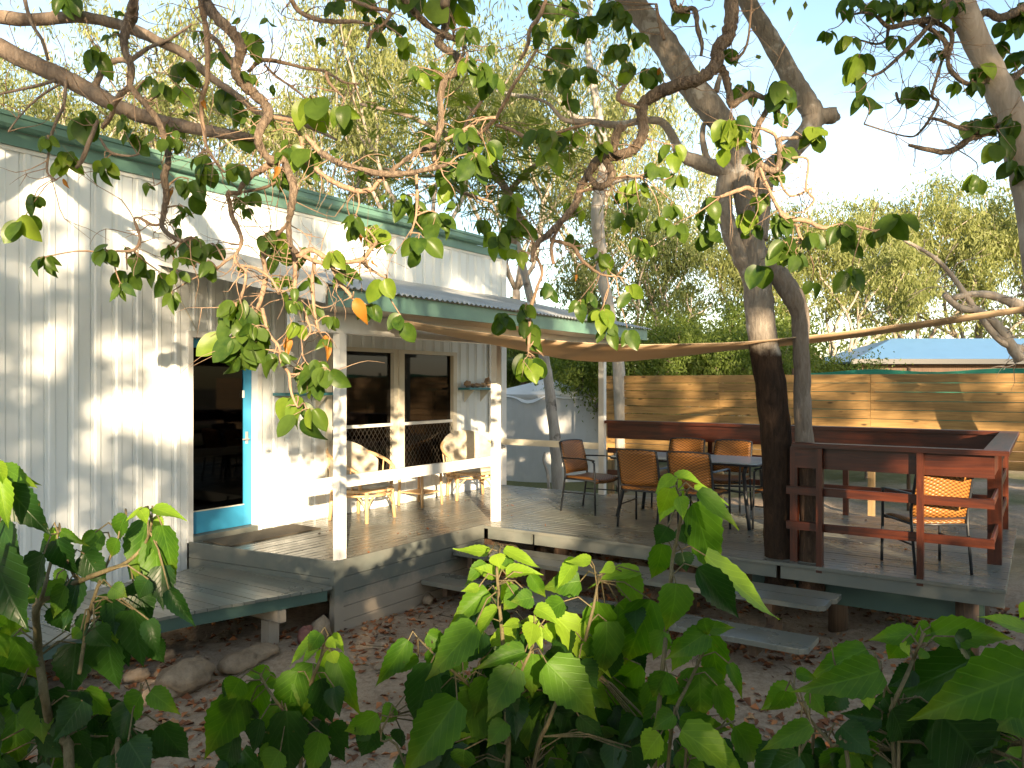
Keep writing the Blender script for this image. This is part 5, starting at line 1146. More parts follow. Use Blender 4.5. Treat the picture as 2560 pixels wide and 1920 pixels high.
shrub('broad_leaf_shrub', 'tall leggy shrub with large pointed leaves in the lower left corner, before the white wall', 1.75,
  [[(900, 200, 7), (860, 330, 9), (750, 440, 12), (600, 500, 14), (450, 560, 16), (300, 640, 18), (215, 700, 22), (220, 850, 22), (230, 1000, 24), (255, 1180, 25), (285, 1350, 26), (340, 1530, 28), (410, 1700, 30)], [(345, 270, 6), (330, 330, 8), (290, 480, 10), (255, 620, 12), (225, 720, 14)], [(740, 200, 6), (690, 330, 7), (620, 480, 9), (560, 640, 10), (520, 780, 12), (500, 900, 12), (470, 1100, 12)], [(400, 430, 7), (440, 520, 9), (500, 600, 9)], [(840, 1180, 7), (780, 1340, 9), (720, 1500, 11), (700, 1700, 13)]],
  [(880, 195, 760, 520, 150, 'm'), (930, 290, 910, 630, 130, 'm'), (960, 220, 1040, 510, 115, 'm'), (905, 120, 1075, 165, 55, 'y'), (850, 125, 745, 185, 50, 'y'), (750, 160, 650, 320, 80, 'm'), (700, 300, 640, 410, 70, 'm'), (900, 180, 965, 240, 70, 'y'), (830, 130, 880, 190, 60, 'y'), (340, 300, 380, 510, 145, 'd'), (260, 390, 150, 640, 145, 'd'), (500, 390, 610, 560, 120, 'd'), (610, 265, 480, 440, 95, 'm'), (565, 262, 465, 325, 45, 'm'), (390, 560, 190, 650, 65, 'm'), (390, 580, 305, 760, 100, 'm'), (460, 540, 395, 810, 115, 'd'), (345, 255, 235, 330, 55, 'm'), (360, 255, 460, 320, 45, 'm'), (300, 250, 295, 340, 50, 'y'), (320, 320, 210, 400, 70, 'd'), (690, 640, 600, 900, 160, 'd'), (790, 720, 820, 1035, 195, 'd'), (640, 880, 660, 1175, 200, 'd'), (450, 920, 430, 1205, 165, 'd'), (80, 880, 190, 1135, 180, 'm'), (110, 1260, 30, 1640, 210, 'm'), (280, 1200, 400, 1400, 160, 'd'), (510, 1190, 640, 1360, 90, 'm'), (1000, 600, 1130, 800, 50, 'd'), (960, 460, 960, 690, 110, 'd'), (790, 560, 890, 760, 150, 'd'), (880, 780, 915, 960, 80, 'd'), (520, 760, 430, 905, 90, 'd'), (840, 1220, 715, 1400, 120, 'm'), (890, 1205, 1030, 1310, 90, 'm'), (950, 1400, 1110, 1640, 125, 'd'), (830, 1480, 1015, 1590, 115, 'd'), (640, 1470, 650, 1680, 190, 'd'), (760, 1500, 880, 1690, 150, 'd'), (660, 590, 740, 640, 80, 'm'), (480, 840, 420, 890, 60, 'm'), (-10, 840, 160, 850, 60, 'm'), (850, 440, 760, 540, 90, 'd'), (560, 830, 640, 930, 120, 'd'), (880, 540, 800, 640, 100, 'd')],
  [(150, 1200, 800, 1660, 46, 230), (-40, 900, 230, 1640, 26, 220), (550, 650, 900, 950, 12, 200), (150, 420, 420, 800, 8, 170)], zl, 2.37, 5)
shrub('broad_leaf_shrub', 'shrub branch with big serrated leaves entering at the left edge, beside the white wall', 1.45,
  [[(60, 20, 6), (10, 120, 10), (-60, 300, 14), (-140, 700, 18), (-180, 1700, 22)]],
  [(35, 0, 280, 240, 150, 'd'), (0, 200, 120, 410, 110, 'd'), (-60, 370, 115, 790, 230, 'd'), (-10, -60, 40, 200, 90, 'y'), (20, -120, 210, 150-165, 65, 'm'), (10, -130, 160, -20, 75, 'm'), (-40, -150, 60, -40, 70, 'y'), (-40, -60, 20, 150, 100, 'y')],
  [(-100, 700, 60, 1500, 12, 240)], zl, 2.37, 6)
shrub('broad_leaf_shrub', 'low shrub with drooping dark leaves on the sand, left of the middle', 2.3,
  [[(1945, 870, 8), (1920, 960, 9), (1880, 1060, 11), (1830, 1200, 12), (1800, 1400, 13), (1780, 1700, 14)], [(1540, 1100, 7), (1580, 1180, 8), (1650, 1280, 9), (1760, 1420, 10)]],
  [(1880, 880, 1715, 1025, 80, 'y'), (1890, 950, 1770, 1020, 75, 'y'), (1935, 905, 1990, 935, 70, 'y'), (1930, 950, 1945, 1150, 100, 'y'), (1960, 880, 2050, 950, 60, 'y'), (1900, 860, 1830, 960, 80, 'm'), (1860, 1040, 1790, 1310, 175, 'm'), (1765, 1090, 1660, 1400, 150, 'm'), (1990, 990, 2090, 1310, 120, 'm'), (1540, 1140, 1480, 1500, 130, 'm'), (1420, 1230, 1245, 1540, 180, 'm'), (1425, 1130, 1355, 1245, 110, 'm'), (1600, 1085, 1455, 1110, 65, 'm'), (1390, 1125, 1290, 1240, 60, 'd'), (1660, 1290, 1630, 1520, 125, 'm'), (1820, 1210, 1840, 1490, 175, 'd'), (1545, 1370, 1495, 1560, 80, 'd'), (1700, 1320, 1720, 1680, 170, 'd'), (1900, 1450, 1850, 1690, 110, 'm'), (1960, 1480, 2035, 1600, 80, 'd'), (1410, 1430, 1280, 1680, 160, 'd'), (1660, 1560, 1570, 1690, 130, 'm'), (1900, 1130, 1960, 1380, 130, 'd'), (1640, 1130, 1560, 1160, 90, 'm'), (1960, 970, 1990, 1040, 60, 'y'), (1980, 1180, 2000, 1330, 90, 'd')],
  [(1330, 1230, 1960, 1650, 26, 220)], zl, 2.37, 7)
zm = (700, 1250)
shrub('broad_leaf_shrub', 'dense leafy shrub with yellow green tips at the bottom centre, before the steps', 2.0,
  [[(1215, 265, 6), (1200, 380, 8), (1205, 470, 9), (1215, 600, 10), (1230, 760, 12), (1245, 1000, 13), (1250, 1250, 14), (1255, 1500, 15)], [(1390, 720, 6), (1400, 800, 8), (1330, 960, 9), (1290, 1150, 10), (1250, 1350, 11)], [(1760, 420, 6), (1740, 560, 8), (1700, 720, 9), (1660, 860, 10), (1560, 1050, 11), (1480, 1240, 12), (1400, 1500, 13)], [(760, 760, 5), (860, 860, 6), (960, 950, 8), (1080, 1050, 9), (1240, 1150, 10)], [(600, 1200, 5), (560, 1330, 6), (700, 1480, 7)]],
  [(1165, 290, 985, 282, 45, 'y'), (1240, 270, 1412, 372, 70, 'y'), (1195, 300, 1212, 365, 75, 'y'), (1130, 340, 1040, 460, 60, 'm'), (1250, 300, 1260, 390, 60, 'm'), (1250, 410, 1415, 378, 75, 'y'), (1195, 420, 1095, 365, 75, 'y'), (1225, 460, 1255, 555, 95, 'y'), (1190, 400, 1240, 370, 60, 'y'), (1100, 480, 1015, 505, 50, 'y'), (1380, 410, 1465, 535, 60, 'm'), (1150, 500, 960, 665, 95, 'm'), (1205, 600, 1025, 765, 75, 'y'), (1080, 690, 855, 955, 145, 'm'), (1300, 530, 1240, 600, 70, 'm'), (1300, 920, 1165, 1185, 140, 'm'), (1400, 850, 1395, 1050, 155, 'm'), (1530, 655, 1815, 935, 130, 'y'), (1475, 900, 1745, 1175, 185, 'm'), (1375, 1060, 1400, 1400, 165, 'm'), (1245, 1225, 1155, 1350, 90, 'm'), (1310, 715, 1145, 810, 85, 'y'), (1355, 840, 1115, 905, 65, 'm'), (835, 900, 730, 1255, 145, 'd'), (960, 985, 850, 1140, 100, 'd'), (980, 1105, 700, 1490, 185, 'm'), (1155, 1050, 935, 1380, 205, 'm'), (850, 810, 935, 940, 115, 'm'), (710, 775, 545, 1025, 85, 'm'), (765, 870, 595, 955, 55, 'm'), (815, 740, 930, 805, 75, 'm'), (1020, 1380, 1000, 1500, 185, 'm'), (1560, 990, 1660, 1410, 165, 'd'), (1755, 560, 1785, 965, 95, 'm'), (1805, 670, 1825, 985, 140, 'm'), (2050, 550, 1920, 905, 205, 'm'), (1870, 570, 1985, 710, 150, 'm'), (1660, 450, 1490, 470, 115, 'm'), (1640, 330, 1535, 475, 75, 'y'), (1720, 335, 1600, 345, 70, 'y'), (1990, 400, 1765, 395, 75, 'y'), (1900, 400, 1990, 570, 110, 'm'), (1850, 360, 1780, 400, 60, 'y'), (1410, 600, 1535, 640, 80, 'y'), (1570, 560, 1440, 640, 90, 'm'), (1350, 660, 1460, 790, 85, 'y'), (1400, 680, 1385, 800, 85, 'y'), (1450, 700, 1520, 780, 90, 'y'), (1330, 680, 1240, 690, 60, 'y'), (1000, 850, 940, 960, 110, 'm'), (1120, 720, 1000, 900, 130, 'd'), (1500, 750, 1640, 850, 110, 'm'), (1650, 900, 1740, 1020, 120, 'd'), (1480, 1180, 1700, 1330, 150, 'd'), (540, 1180, 360, 1310, 100, 'm'), (640, 1150, 560, 1220, 80, 'm'), (480, 1260, 420, 1330, 90, 'd'), (1330, 500, 1240, 560, 80, 'm'), (1400, 540, 1290, 560, 80, 'm'), (1600, 980, 1860, 1130, 130, 'm')],
  [(850, 930, 1700, 1480, 110, 262), (1740, 860, 2030, 1480, 30, 225), (1560, 520, 2000, 900, 20, 200), (450, 1250, 860, 1450, 9, 170), (1080, 430, 1330, 850, 14, 160)], zm, 2.212, 8)
zr = (1660, 1220)
shrub('broad_leaf_shrub', 'tall bright sunlit shrub stem with long pointed leaves rising before the dining table', 1.9,
  [[(75, 20, 7), (110, 100, 10), (85, 260, 11), (50, 420, 12), (40, 560, 12), (28, 700, 13), (15, 850, 14), (0, 1000, 14), (-30, 1300, 15), (-60, 1700, 16)], [(240, 830, 6), (255, 900, 8), (220, 1000, 9), (150, 1150, 10), (60, 1350, 11), (20, 1700, 12)], [(420, 1380, 6), (330, 1420, 7), (200, 1500, 9), (120, 1700, 10)]],
  [(170, 90, 330, 540, 145, 'm'), (245, 400, 590, 745, 150, 'y'), (200, 470, 445, 760, 115, 'd'), (70, 565, 60, 825, 155, 'm'), (35, 0, -10, 160, 90, 'y'), (80, -30, -25, 170, 130, 'y'), (180, 10, 370, 72, 75, 'y'), (200, 20, 425, 205, 65, 'm'), (90, 50, 120, 170, 90, 'y'), (60, -60, 240, -40, 60, 'y'), (60, -70, -40, 10, 70, 'y'), (70, -40, 90, 60, 80, 'y'), (20, 230, -30, 330, 100, 'd'), (110, 380, 130, 480, 110, 'd'), (-10, 330, -40, 560, 110, 'm'), (90, 230, 150, 320, 90, 'd'), (250, 855, 65, 990, 115, 'm'), (275, 870, 335, 1205, 125, 'm'), (235, 770, 260, 870, 70, 'm'), (250, 830, 395, 825, 60, 'm'), (205, 1060, 230, 1355, 195, 'm'), (315, 1170, 395, 1400, 95, 'm'), (385, 1040, 470, 1215, 50, 'm'), (100, 1440, 490, 1680, 160, 'y'), (90, 1370, 375, 1440, 95, 'm'), (420, 1410, 630, 1680, 135, 'm'), (60, 1340, -60, 1420, 90, 'm'), (20, 1090, -60, 1240, 130, 'm'), (120, 1200, 40, 1300, 110, 'm'), (80, 1560, 240, 1690, 120, 'm'), (-20, 1460, -140, 1600, 120, 'y'), (140, 900, 60, 1060, 100, 'm'), (0, 850, -60, 1000, 100, 'm')],
  [(-80, 1050, 170, 1550, 16, 200), (0, 1450, 450, 1680, 14, 210)], zr, 2.37, 9)
shrub('broad_leaf_shrub', 'shaded shrub with very large dark leaves filling the lower right corner', 1.55,
  [[(1545, 860, 7), (1500, 960, 9), (1480, 1010, 11), (1420, 1150, 12), (1350, 1300, 13), (1340, 1400, 13), (1370, 1700, 14)], [(770, 1180, 7), (820, 1290, 9), (880, 1390, 10), (1000, 1530, 12), (1100, 1700, 13)], [(990, 900, 4), (1020, 1060, 6), (1120, 1200, 6), (1300, 1330, 7)], [(2200, 640, 8), (2180, 900, 12), (2160, 1300, 14), (2140, 1700, 16)], [(1290, 1100, 6), (1330, 1200, 8), (1400, 1300, 9), (1390, 1700, 10)]],
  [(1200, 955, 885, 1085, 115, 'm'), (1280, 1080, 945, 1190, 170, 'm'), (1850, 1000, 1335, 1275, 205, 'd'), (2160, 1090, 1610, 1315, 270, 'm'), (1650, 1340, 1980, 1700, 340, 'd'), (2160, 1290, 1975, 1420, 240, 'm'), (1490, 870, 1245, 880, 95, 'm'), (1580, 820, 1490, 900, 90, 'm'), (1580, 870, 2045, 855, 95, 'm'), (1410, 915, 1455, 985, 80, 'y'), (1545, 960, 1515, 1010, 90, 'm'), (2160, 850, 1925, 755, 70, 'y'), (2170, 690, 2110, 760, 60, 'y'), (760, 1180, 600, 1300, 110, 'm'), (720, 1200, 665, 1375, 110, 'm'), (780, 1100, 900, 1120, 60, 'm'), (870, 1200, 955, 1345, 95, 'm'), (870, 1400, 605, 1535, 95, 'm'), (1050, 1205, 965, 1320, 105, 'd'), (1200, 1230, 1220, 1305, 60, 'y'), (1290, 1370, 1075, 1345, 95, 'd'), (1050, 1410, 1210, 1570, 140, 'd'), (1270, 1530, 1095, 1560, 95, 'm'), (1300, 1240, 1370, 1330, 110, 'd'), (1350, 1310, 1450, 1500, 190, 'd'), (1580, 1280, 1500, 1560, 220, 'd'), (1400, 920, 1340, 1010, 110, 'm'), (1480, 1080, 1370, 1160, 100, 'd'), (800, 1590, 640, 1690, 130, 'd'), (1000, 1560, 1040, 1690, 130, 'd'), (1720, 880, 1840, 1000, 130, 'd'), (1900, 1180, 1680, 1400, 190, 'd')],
  [(1250, 1250, 2160, 1680, 46, 310), (680, 1480, 1250, 1690, 22, 250)], zr, 2.37, 10)

# ------------------------------------------------------------------ rocks, litter, sticks, palm seedling
for i, (u, v, r, s, lab, mt) in enumerate(((468, 1712, .30, (1.1, .75, .6), 'large rounded pale sandstone rock below the boardwalk', 'rock'), (595, 1668, .22, (1.1, .8, .5), 'flat sandstone rock right of the large one', 'rock'), (648, 1644, .22, (1.2, .8, .4), 'buried sandstone rock nearest the corner of the deck', 'rock'),
        (342, 1692, .13, (1.2, .8, .6), 'small knobbly pale rock left of the large one', 'rock'), (395, 1735, .20, (1.1, .8, .45), 'low grey white rock in front of the large one', 'rock'), (415, 1640, .13, (1, .7, .5), 'small whitish stone behind the large rock', 'rock'),
        (765, 1600, .14, (.8, .7, 1.0), 'dark red rock at the foot of the deck corner post', 'rockred'), (800, 1590, .17, (.9, .7, 1.0), 'tan rock wedged against the deck corner post', 'rock'), (1070, 1502, .1, (1, .8, .9), 'small tan stone beside the boarded skirt under the steps', 'rock'), (245, 1678, .09, (1.2, .8, .4), 'small white stone near the left shrub', 'rock'), (955, 1660, .09, (1.2, .9, .4), 'small half buried pale stone on the open sand', 'rock'))):
    r *= .66; p = onz(u, v, 0); o = blob((p.x, p.y, hgt(p.x, p.y)-r*s[2]*.35), r, s, i*2+1, M[mt], 'rock', lab, 'rock', 'rocks on the sand', .28, (12, 18))
def litter(name, n, area, zf, rg, L=.07, dens=None):
    P = []; k = 0
    while len(P) < n:
        x, y = rg.uniform(area[0], area[1]), rg.uniform(area[2], area[3])
        q = mnoise.noise(Vector((x*1.1, y*1.1, 7)))+.35*mnoise.noise(Vector((x*3.3, y*3.3, 2)))
        if q*.7+.42 < rg.uniform(0, .9): continue
        P.append((x, y, zf(x, y)+.006))
    P = np.array(P); a = rg.uniform(0, 2*np.pi, n); l = L*rg.uniform(.35, 1.35, n); ax = np.stack([np.cos(a), np.sin(a), rg.normal(0, .25, n)], 1); sd_ = np.stack([-np.sin(a), np.cos(a), rg.normal(0, .25, n)], 1)
    up = np.array([0, 0, 1.0]); c = (l*rg.uniform(.05, .35, n))[:, None]*up; wv = (l*rg.uniform(.22, .38, n))[:, None]
    l = l[:, None]
    V = np.stack([P-ax*l*.5, P-ax*l*.1+sd_*wv+c, P+ax*l*.5+up*.004, P-ax*l*.1-sd_*wv+c, P-up*.002], 1).reshape(-1, 3)
    b = np.arange(n)[:, None]*5; Q = np.concatenate([b+np.array([0, 4, 1, 1])[None]*0+np.array([[0, 4, 2, 1]]), b+np.array([[0, 3, 2, 4]])], 0)
    o = place(np_mesh(name, V, Q, M['litter']), name, None); tag(o, kind='stuff'); return o
rgl = np.random.default_rng(3)
tag(litter('leaf_litter', 5600, (1.8, 9.5, -1.0, 5.4), hgt, rgl), 'brown dry leaves scattered over the pale sand', 'leaf litter')
tag(litter('deck_leaves', 90, (5.0, 10.2, .4, 7.0), lambda x, y: DZ-.002 if (y > 5.3 or x > 7.25) else (hgt(x, y) if y < 5.1 else .61), rgl, .035), 'few small dry leaves lying on the deck boards', 'leaf litter')
tag(litter('leaf_litter', 900, (.8, 4.8, 5.4, 7.1), hgt, rgl), 'orange dry leaves lying under the boardwalk along the wall', 'leaf litter')
m = MB()
for i in range(90):
    x, y = rnd.uniform(2.5, 8), rnd.uniform(.3, 5.2); a = rnd.uniform(0, 6.28); L = rnd.uniform(.05, .3); pts = []
    for k in range(4): pts.append((x+L*k/3*math.cos(a)+rnd.gauss(0, .01), y+L*k/3*math.sin(a)+rnd.gauss(0, .01), hgt(x+L*k/3*math.cos(a), y+L*k/3*math.sin(a))+.006))
    m.tube(pts, rnd.uniform(.0015, .004), 4)
tag(m.build('fallen_twigs', M['stem'], smooth=True), 'thin fallen twigs strewn over the sand', 'twigs', kind='stuff')
p = onz(2260, 1570, .05); t = empty('grass_tuft', (p.x, p.y, 0), 'small dry grassy tuft under the right end of the dining deck', 'grass tuft'); m = MB()
for k in range(26):
    a = rnd.uniform(0, 6.28); L = rnd.uniform(.15, .38); q = Vector((p.x, p.y, .0)); e = Vector((math.cos(a), math.sin(a), 0)); m.grid([[q+e*L*s+Vector((0, 0, L*(1.1*s-1.0*s*s)))+Vector((-e.y, e.x, 0))*.004*(1-s)*w_ for w_ in (-1, 1)] for s in (0, .25, .5, .75, 1)])
m.build('blades', M['lf_gum'], t, kind='stuff')
for (u, v, h_, lab) in ((2000, 1890, .5, 'short dark stick standing in the sand at the lower right'),):
    p = W(u, v, 3.2); p.z = 0; m = MB(); q = W(u, 1805, 3.2); m.tube([(p.x, p.y, -.05), (q.x, q.y, q.z)], .035, 8); tag(m.build('stick', M['bark_brown']), lab, 'stick')

# ------------------------------------------------------------------ trees behind: gums, bushes, palms
G1 = gum_proto(101, 12.5, 4.6, .55, M['lf_gum'], M['bark_gum'], 34, .22, .020, .24, 5, .14)
G2 = gum_proto(202, 13.5, 5.0, .48, M['lf_gum'], M['bark_gum'], 34, .22, .020, .24, 5, .13)
G3 = gum_proto(303, 9.0, 2.6, .65, M['lf_olive'], M['bark_gum'], 50, .20, .022, .23, 6, .14)
G4 = gum_proto(404, 7.0, 1.6, .8, M['lf_bush'], M['bark_limb'], 80, .16, .028, .30, 7, .10, .5)
def at(u, d): p = W(u, 960, d); return (p.x, p.y, 0)
TL = [('tall pale gum tree rising behind the far left end of the cabin roof', G1, 60, 21, 1.0, 0), ('tall thin gum tree behind the cabin roof, above the blue door', G2, 420, 24, 1.05, 1.2), ('tall gum tree with hanging foliage behind the middle of the cabin', G1, 760, 23, 1.05, 2.1), ('broad pale gum tree above the right end of the green gutter', G2, 1060, 20, 1.0, 3.3),
      ('tall gum tree behind the water tank', G1, 1290, 26, 1.15, 4.0), ('tall gum tree behind the left end of the pine fence', G2, 1470, 30, 1.15, 5.2), ('far tall gum tree standing between the deck tree and the white trunk', G1, 1640, 34, 1.1, .6), ('second pale gum tree far behind the cabin roof at the left', G2, 250, 30, 1.2, 2.6), ('far gum tree above the middle of the cabin roof', G1, 900, 33, 1.25, 5.0),
      ('spreading gum tree beyond the fence, left of the deck tree', G3, 1640, 24, .92, .9), ('olive gum tree beyond the fence, directly behind the deck tree', G3, 1850, 27, .95, 2.2), ('rounded gum tree beyond the fence, right of the deck tree', G3, 2090, 25, .92, 3.7), ('bushy gum tree above the left end of the blue roof', G3, 2270, 29, 1.10, 5.1), ('gum tree behind the middle of the blue roof', G3, 2440, 31, 1.18, .3), ('gum tree at the far right beyond the blue roof', G3, 2600, 28, 1.1, 1.9)]
for lab, pr, u, d, s, rz in TL: plant_tree(pr, 'gum_tree', at(u, d), s, rz, lab, 'gum trees behind the cabin and the fence')
BL = [('bush just behind the left end of the pine fence', 1560, 19, .62), ('green bush behind the fence, left of the deck tree', 1690, 20, .66), ('green bush behind the fence, close left of the dark trunk', 1810, 22, .75), ('bush behind the fence, right of the deck tree', 1985, 19.5, .56), ('thin leafy sapling before the left end of the blue roof', 2165, 18.5, .36), ('bush behind the water tank, left of the thin trunk', 1300, 24, .70), ('bush behind the water tank, right of the thin trunk', 1440, 23.5, .55), ('bush in the gap behind the silver shed roof', 1380, 33, .9)]
for i, (lab, u, d, s) in enumerate(BL): plant_tree(G4, 'bush', at(u, d), s, i*1.3, lab, 'bushes behind the fence')
# far wood closing the horizon
fc = []; rgf = np.random.default_rng(12)
for i in range(420):
    u = rgf.uniform(-600, 3200); d = rgf.uniform(36, 62); p = W(u, 960, d); h = rgf.uniform(.5, 6.0); fc.append((p.x, p.y, h))
V_, Q_ = cloud(fc, 1.1, 110, .42, .07, rgf, .5); o = place(np_mesh('far_wood', V_, Q_, M['lf_olive']), 'far_wood', None); tag(o, 'far olive green wood closing the view behind everything', 'wood', kind='stuff')
# white trunk behind the tank and dark patched one before it
wt = empty('white_gum_tree', at(1545, 15.5), 'slim white trunked gum rising behind the left end of the pine fence', 'tree'); m = MB()
pt = [(1556, 1230, 16), (1548, 930, 15), (1536, 880, 14), (1522, 770, 14), (1508, 700, 14), (1500, 620, 15), (1494, 560, 16), (1494, 510, 15), (1503, 460, 15), (1512, 410, 14), (1505, 340, 12), (1490, 250, 10), (1470, 120, 8), (1480, -40, 6)]
limb(m, pxl(pt, 15.5), 10, 4, .08, 2); limb(m, pxl([(1500, 470, 8), (1560, 445, 7), (1620, 440, 5), (1680, 430, 3)], 15.5), 6, 3, .1, 4); limb(m, pxl([(1495, 300, 7), (1430, 290, 7), (1380, 240, 6), (1300, 240, 5), (1230, 225, 4)], 15.5), 6, 3, .1, 6); m.build('trunk', M['bark_white'], wt, smooth=True)
tips = [tuple(W(u+rnd.gauss(0, 50), v+rnd.gauss(0, 40), 15.5+rnd.gauss(0, .6))) for u, v in ((1230, 225), (1300, 240), (1380, 230), (1470, 110), (1480, -40), (1400, 130), (1560, 240), (1330, 180), (1250, 300), (1150, 60), (1180, 130), (1420, 300)) for k in range(5)]
V_, Q_ = cloud(tips, .38, 70, .20, .016, rng, .9); o = place(np_mesh('crown', V_, Q_, M['lf_gum']), 'crown', wt, Matrix.Identity(4)); o['kind'] = 'stuff'
tt = empty('thin_tree', at(1392, 15.6), 'thin black and white patched tree trunk in front of the grey water tank', 'tree'); m = MB()
limb(m, pxl([(1396, 1240, 16), (1392, 1170, 15), (1388, 1100, 15), (1380, 1030, 14), (1372, 960, 13), (1362, 900, 13), (1350, 860, 12), (1330, 760, 11), (1300, 640, 10), (1270, 520, 8), (1250, 430, 6)], 15.6), 10, 4, .12, 8)
limb(m, pxl([(1372, 1222, 4), (1368, 1180, 4), (1358, 1150, 3), (1362, 1130, 2)], 15.4), 6, 3, .1, 9); m.build('trunk', M['bark_patch'], tt, smooth=True)
tips = [tuple(W(u+rnd.gauss(0, 40), v+rnd.gauss(0, 40), 15.6+rnd.gauss(0, .5))) for u, v in ((1270, 520), (1250, 430), (1220, 470), (1300, 560), (1330, 500)) for k in range(4)]
V_, Q_ = cloud(tips, .35, 50, .2, .016, rng, .9); o = place(np_mesh('crown', V_, Q_, M['lf_gum']), 'crown', tt, Matrix.Identity(4)); o['kind'] = 'stuff'
# feathery leaved tree leaning over the cabin roof
ft = empty('feathery_tree', at(1180, 13.5), 'feathery leaved tree spreading flat sprays above the right end of the cabin roof', 'tree'); m = MB()
FB = [[(1300, 560, 12), (1270, 480, 10), (1200, 400, 8), (1120, 340, 7), (1020, 290, 5), (900, 260, 4)], [(1270, 480, 8), (1330, 420, 7), (1400, 380, 5), (1460, 350, 3)], [(1200, 400, 6), (1150, 430, 5), (1060, 440, 4), (960, 420, 3)], [(1250, 460, 5), (1220, 330, 5), (1150, 250, 4), (1060, 210, 3)], [(1180, 955, 14), (1215, 760, 13), (1300, 560, 12)]]
for i, l in enumerate(FB): limb(m, pxl(l, 13.5+.3*i), 8, 4, .15, 70+i)
base = W(1180, 958, 14.7); m.tube([(base.x, base.y, -.1), tuple(base)], .1, 8); m.build('trunk', M['bark_limb'], ft, smooth=True)
fr_c = []; rgq = np.random.default_rng(5)
VV = []
for l in FB[:4]:
    for p in smooth_px([q+(13.5,) for q in l]):
        for k in range(6):
            c0 = np.array(W(p[0]+rgq.normal(0, 45), p[1]+rgq.normal(0, 35), 13.5+rgq.normal(0, .5))); a = rgq.uniform(0, 2*np.pi); ax = np.array([np.cos(a), np.sin(a), rgq.normal(-.15, .2)]); sd_ = np.array([-np.sin(a), np.cos(a), rgq.normal(0, .15)]); L = rgq.uniform(.3, .5)
            for j in range(13):
                c1_ = c0+ax*L*j/13; ll = .085*math.sin(math.pi*(j+1.5)/15.5)+.02
                for s in (-1, 1): e = c1_+sd_*s*ll+ax*.02; VV += [c1_, (c1_+e)/2+ax*.017, e, (c1_+e)/2-ax*.017]
VV = np.array(VV); o = place(np_mesh('sprays', VV, np.arange(len(VV)).reshape(-1, 4), M['lf_feather']), 'sprays', ft, Matrix.Identity(4)); o['kind'] = 'stuff'
# palm by the tank
pm = empty('palm', at(1318, 21), 'dark green palm fronds just above the water tank, next to the cabin corner', 'palm'); m = MB(); VV = []
pc = W(1310, 905, 21); m.tube([(pc.x, pc.y, -.1), tuple(pc)], .09, 8); m.build('trunk', M['log'], pm)
for k in range(14):
    a = 2*math.pi*k/14; c0 = np.array(pc); e = np.array([math.cos(a), math.sin(a), 0]); sd_ = np.array([-math.sin(a), math.cos(a), 0])
    for j in range(22):
        s = j/22; c1_ = c0+e*1.3*s+np.array([0, 0, .7*s-1.0*s*s]); ll = .38*math.sin(math.pi*(s*.85+.12))
        for q in (-1, 1): en = c1_+sd_*q*ll+e*.2-np.array([0, 0, .12]); VV += [c1_, (c1_+en)/2+e*.025, en, (c1_+en)/2-e*.025]
VV = np.array(VV); o = place(np_mesh('fronds', VV, np.arange(len(VV)).reshape(-1, 4), M['lf_palm']), 'fronds', pm, Matrix.Identity(4)); o['kind'] = 'stuff'
# ------------------------------------------------------------------ trees behind the viewer, crowns shaped and bushes added to shade the place
HX, HY = SUN_DIR.x, SUN_DIR.y; hl = math.hypot(HX, HY); HD = Vector((HX/hl, HY/hl, 0)); SS = Vector((HD.y, -HD.x, 0)); SE = -SUN_DIR.z; CE = math.sqrt(1-SE*SE)
def back(a, b_, h): return SS*a-HD*h+Vector((0, 0, (b_+SE*h)/CE))
LIM = ([-7, -3, -1.5, -.3, .6, 1.05, 2.3, 3.2, 4, 6, 12], [2.7, 2.45, 2.2, 1.85, 1.6, 2.0, 2.0, 2.2, 1.82, 1.72, 2.1])
def cover(a, b_):  # leaf density by zone, shaped to place sun patches and shade
    if b_ < np.interp(a, *LIM): return 1.2
    if 2.1 < a < 4.6 and 4.9 < b_ < 7.5: return .84
    if b_ > 6.9: return .0 if b_ > 7.6 else .15
    if a < -2.85: return .92 if b_ < 5.2 else .6
    if a < -1.6: return .60 if b_ < 4.2 else .45
    if 1.2 < a < 6.2 and 3.65 < b_ < (4.45 if a < 3.4 else 4.12): return .25
    if .1 < a < 2.1 and 2.12 <= b_ < 3.1: return .12
    if a < 2.1: return .24 if b_ < 3.7 else (.74 if b_ < 4.9 else .46)
    if a < 3.1: return .62
    if 4.1 < a < 5.3 and b_ < 2.6: return .12
    if -.6 < a < 1.0 and b_ < 2.12: return .48
    if 3.85 < a < 4.75 and 3.4 < b_ < 5.6: return .50
    if a < 4.3: return .86
    if a < 6.5: return .80
    if a < 10: return .54
    return .8
ST = [(-4.6, 'shade tree standing behind the viewer at the far left'), (-2.1, 'shade tree standing behind the viewer, casting its trunk shadow on the white wall'), (.6, 'light crowned shade tree standing behind the viewer in the middle'), (3.6, 'thick crowned shade tree standing behind the viewer, shading the deck tree'), (6.4, 'shade tree standing behind the viewer, right of the middle'), (9.6, 'shade tree standing behind the viewer at the far right')]
rgo = np.random.default_rng(77); hi = set(); cl = {i: [] for i in range(len(ST))}; bu = {i: [] for i in range(len(ST))}
for a in np.arange(-7, 12.5, .26):
    for b_ in np.arange(-1.6, 7.6, .26):
        aa, bb = a+rgo.uniform(-.12, .12), b_+rgo.uniform(-.12, .12); c_ = cover(aa, bb)
        nn = .5+.62*mnoise.noise(Vector((aa*1.05, bb*1.25, 4.2)))+.34*mnoise.noise(Vector((aa*2.6, bb*2.6, 9.1)))
        if nn < c_:
            i = min(range(len(ST)), key=lambda k: abs(ST[k][0]-aa)); low = c_ > 1
            h = rgo.uniform(6.0, 7.6) if low else rgo.uniform(7.2, 10.5)
            (bu if low else cl)[i].append(tuple(back(aa, bb, h)))
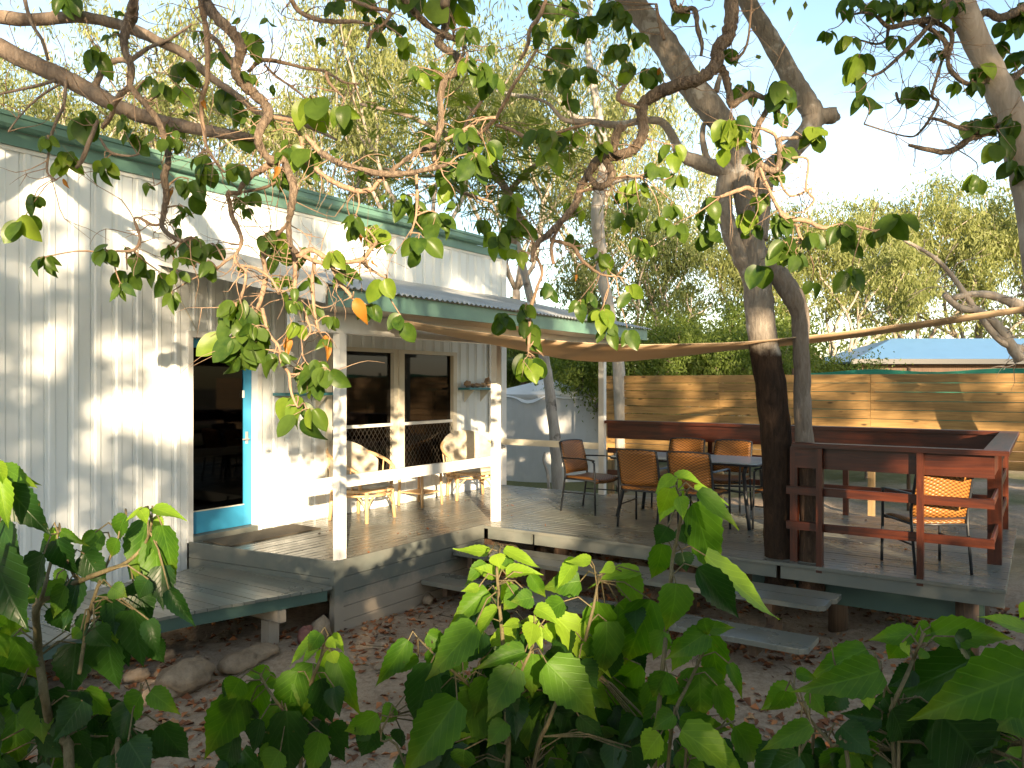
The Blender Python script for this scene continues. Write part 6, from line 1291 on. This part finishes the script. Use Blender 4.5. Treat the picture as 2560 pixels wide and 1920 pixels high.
# unseen leaf canopy added overhead, above the view, to block sky light
for x in np.arange(-1, 12, .5):
    for y in np.arange(-4, 8, .5):
        p = Vector((x+rgo.uniform(-.25, .25), y+rgo.uniform(-.25, .25), 0)); dep = p.dot(FWD); hd = p.dot(HD); a = p.dot(SS)
        zmin = max(CH+.56*max(dep, 0)+.5, (6.5-SE*hd)/CE, 4.5); p.z = zmin+rgo.uniform(0, 2.2)
        if .5+.7*mnoise.noise(Vector((x*.6, y*.6, 2.2))) < .72: cl[min(range(len(ST)), key=lambda k: abs(ST[k][0]-a))].append(tuple(p)); hi.add(tuple(p))
for i, (a0, lab) in enumerate(ST):
    h0 = 8.6; b0 = back(a0, 0, h0); b0.z = 0; t = empty('shade_tree', b0, lab, 'tree', 'trees behind the viewer'); m = MB()
    if i == 1: pts = [(back(-2.85, .2, 7.6), .14), (back(-2.80, 2.0, 7.6), .125), (back(-2.66, 3.0, 7.6), .12), (back(-2.50, 4.0, 7.6), .115), (back(-2.42, 5.2, 7.7), .10), (back(-2.5, 6.6, 7.8), .06)]; pts[0][0].z = -.1
    else: top = back(a0, 6.3, h0); pts = [(Vector((b0.x, b0.y, -.1)), .15), (Vector((b0.x+.1, b0.y, 2.5)), .12), (back(a0+.12, 4.2, h0), .09), (top, .05)]
    limb(m, pts, 10, 5, .1, i)
    for k in range(9):
        if not cl[i]: break
        e = Vector(cl[i][int(rgo.integers(len(cl[i])))]); s = pts[-1-(k % 2)][0].lerp(pts[-2-(k % 2)][0], rgo.uniform(0, .8)); limb(m, [(s, .04), (s.lerp(e, .5)+Vector((0, 0, .2)), .028), (e, .012)], 6, 3, .12, k)
    if i == 1: limb(m, [(back(-2.78, 2.4, 7.6), .06), (back(-3.05, 3.0, 7.6), .05), (back(-3.25, 3.8, 7.6), .03)], 7, 3, .1, 3); limb(m, [(back(-2.55, 3.6, 7.6), .035), (back(-2.2, 3.9, 7.7), .025), (back(-1.8, 4.05, 7.8), .012)], 6, 3, .1, 4)
    m.build('trunk', M['bark_limb'], t, smooth=True)
    V_, Q_ = cloud(cl[i], [.27 if c in hi else .13 for c in cl[i]], 95, .12, .036, rgo, .4); o = place(np_mesh('crown', V_, Q_, M['lf_olive']), 'crown', t, Matrix.Identity(4)); o['kind'] = 'stuff'
    s = empty('shade_bush', back(a0, 0, 6.8)*1.0, lab.replace('shade tree', 'dense tall bush added for shade,').replace('light crowned ', 'light leaved ').replace('thick crowned ', 'thick ').replace(', casting its trunk shadow on the white wall', ' and left of the middle').replace(', shading the deck tree', ' on the right'), 'bush', 'unseen bushes added for shade behind the viewer'); s.location.z = 0
    V_, Q_ = cloud(bu[i], .16, 110, .14, .042, rgo, .4); o = place(np_mesh('foliage', V_, Q_, M['lf_bush']), 'foliage', s, Matrix.Identity(4)); o['kind'] = 'stuff'  # unseen bush foliage, added to keep low sun off the ground
    m = MB()
    for k in range(6): e = Vector(bu[i][int(rgo.integers(len(bu[i])))]); q = s.location+Vector((rgo.uniform(-.4, .4), rgo.uniform(-.4, .4), -.1)); limb(m, [(q, .035), (q.lerp(e, .5), .025), (e, .01)], 6, 3, .1, k)
    m.build('stem', M['bark_limb'], s, smooth=True)
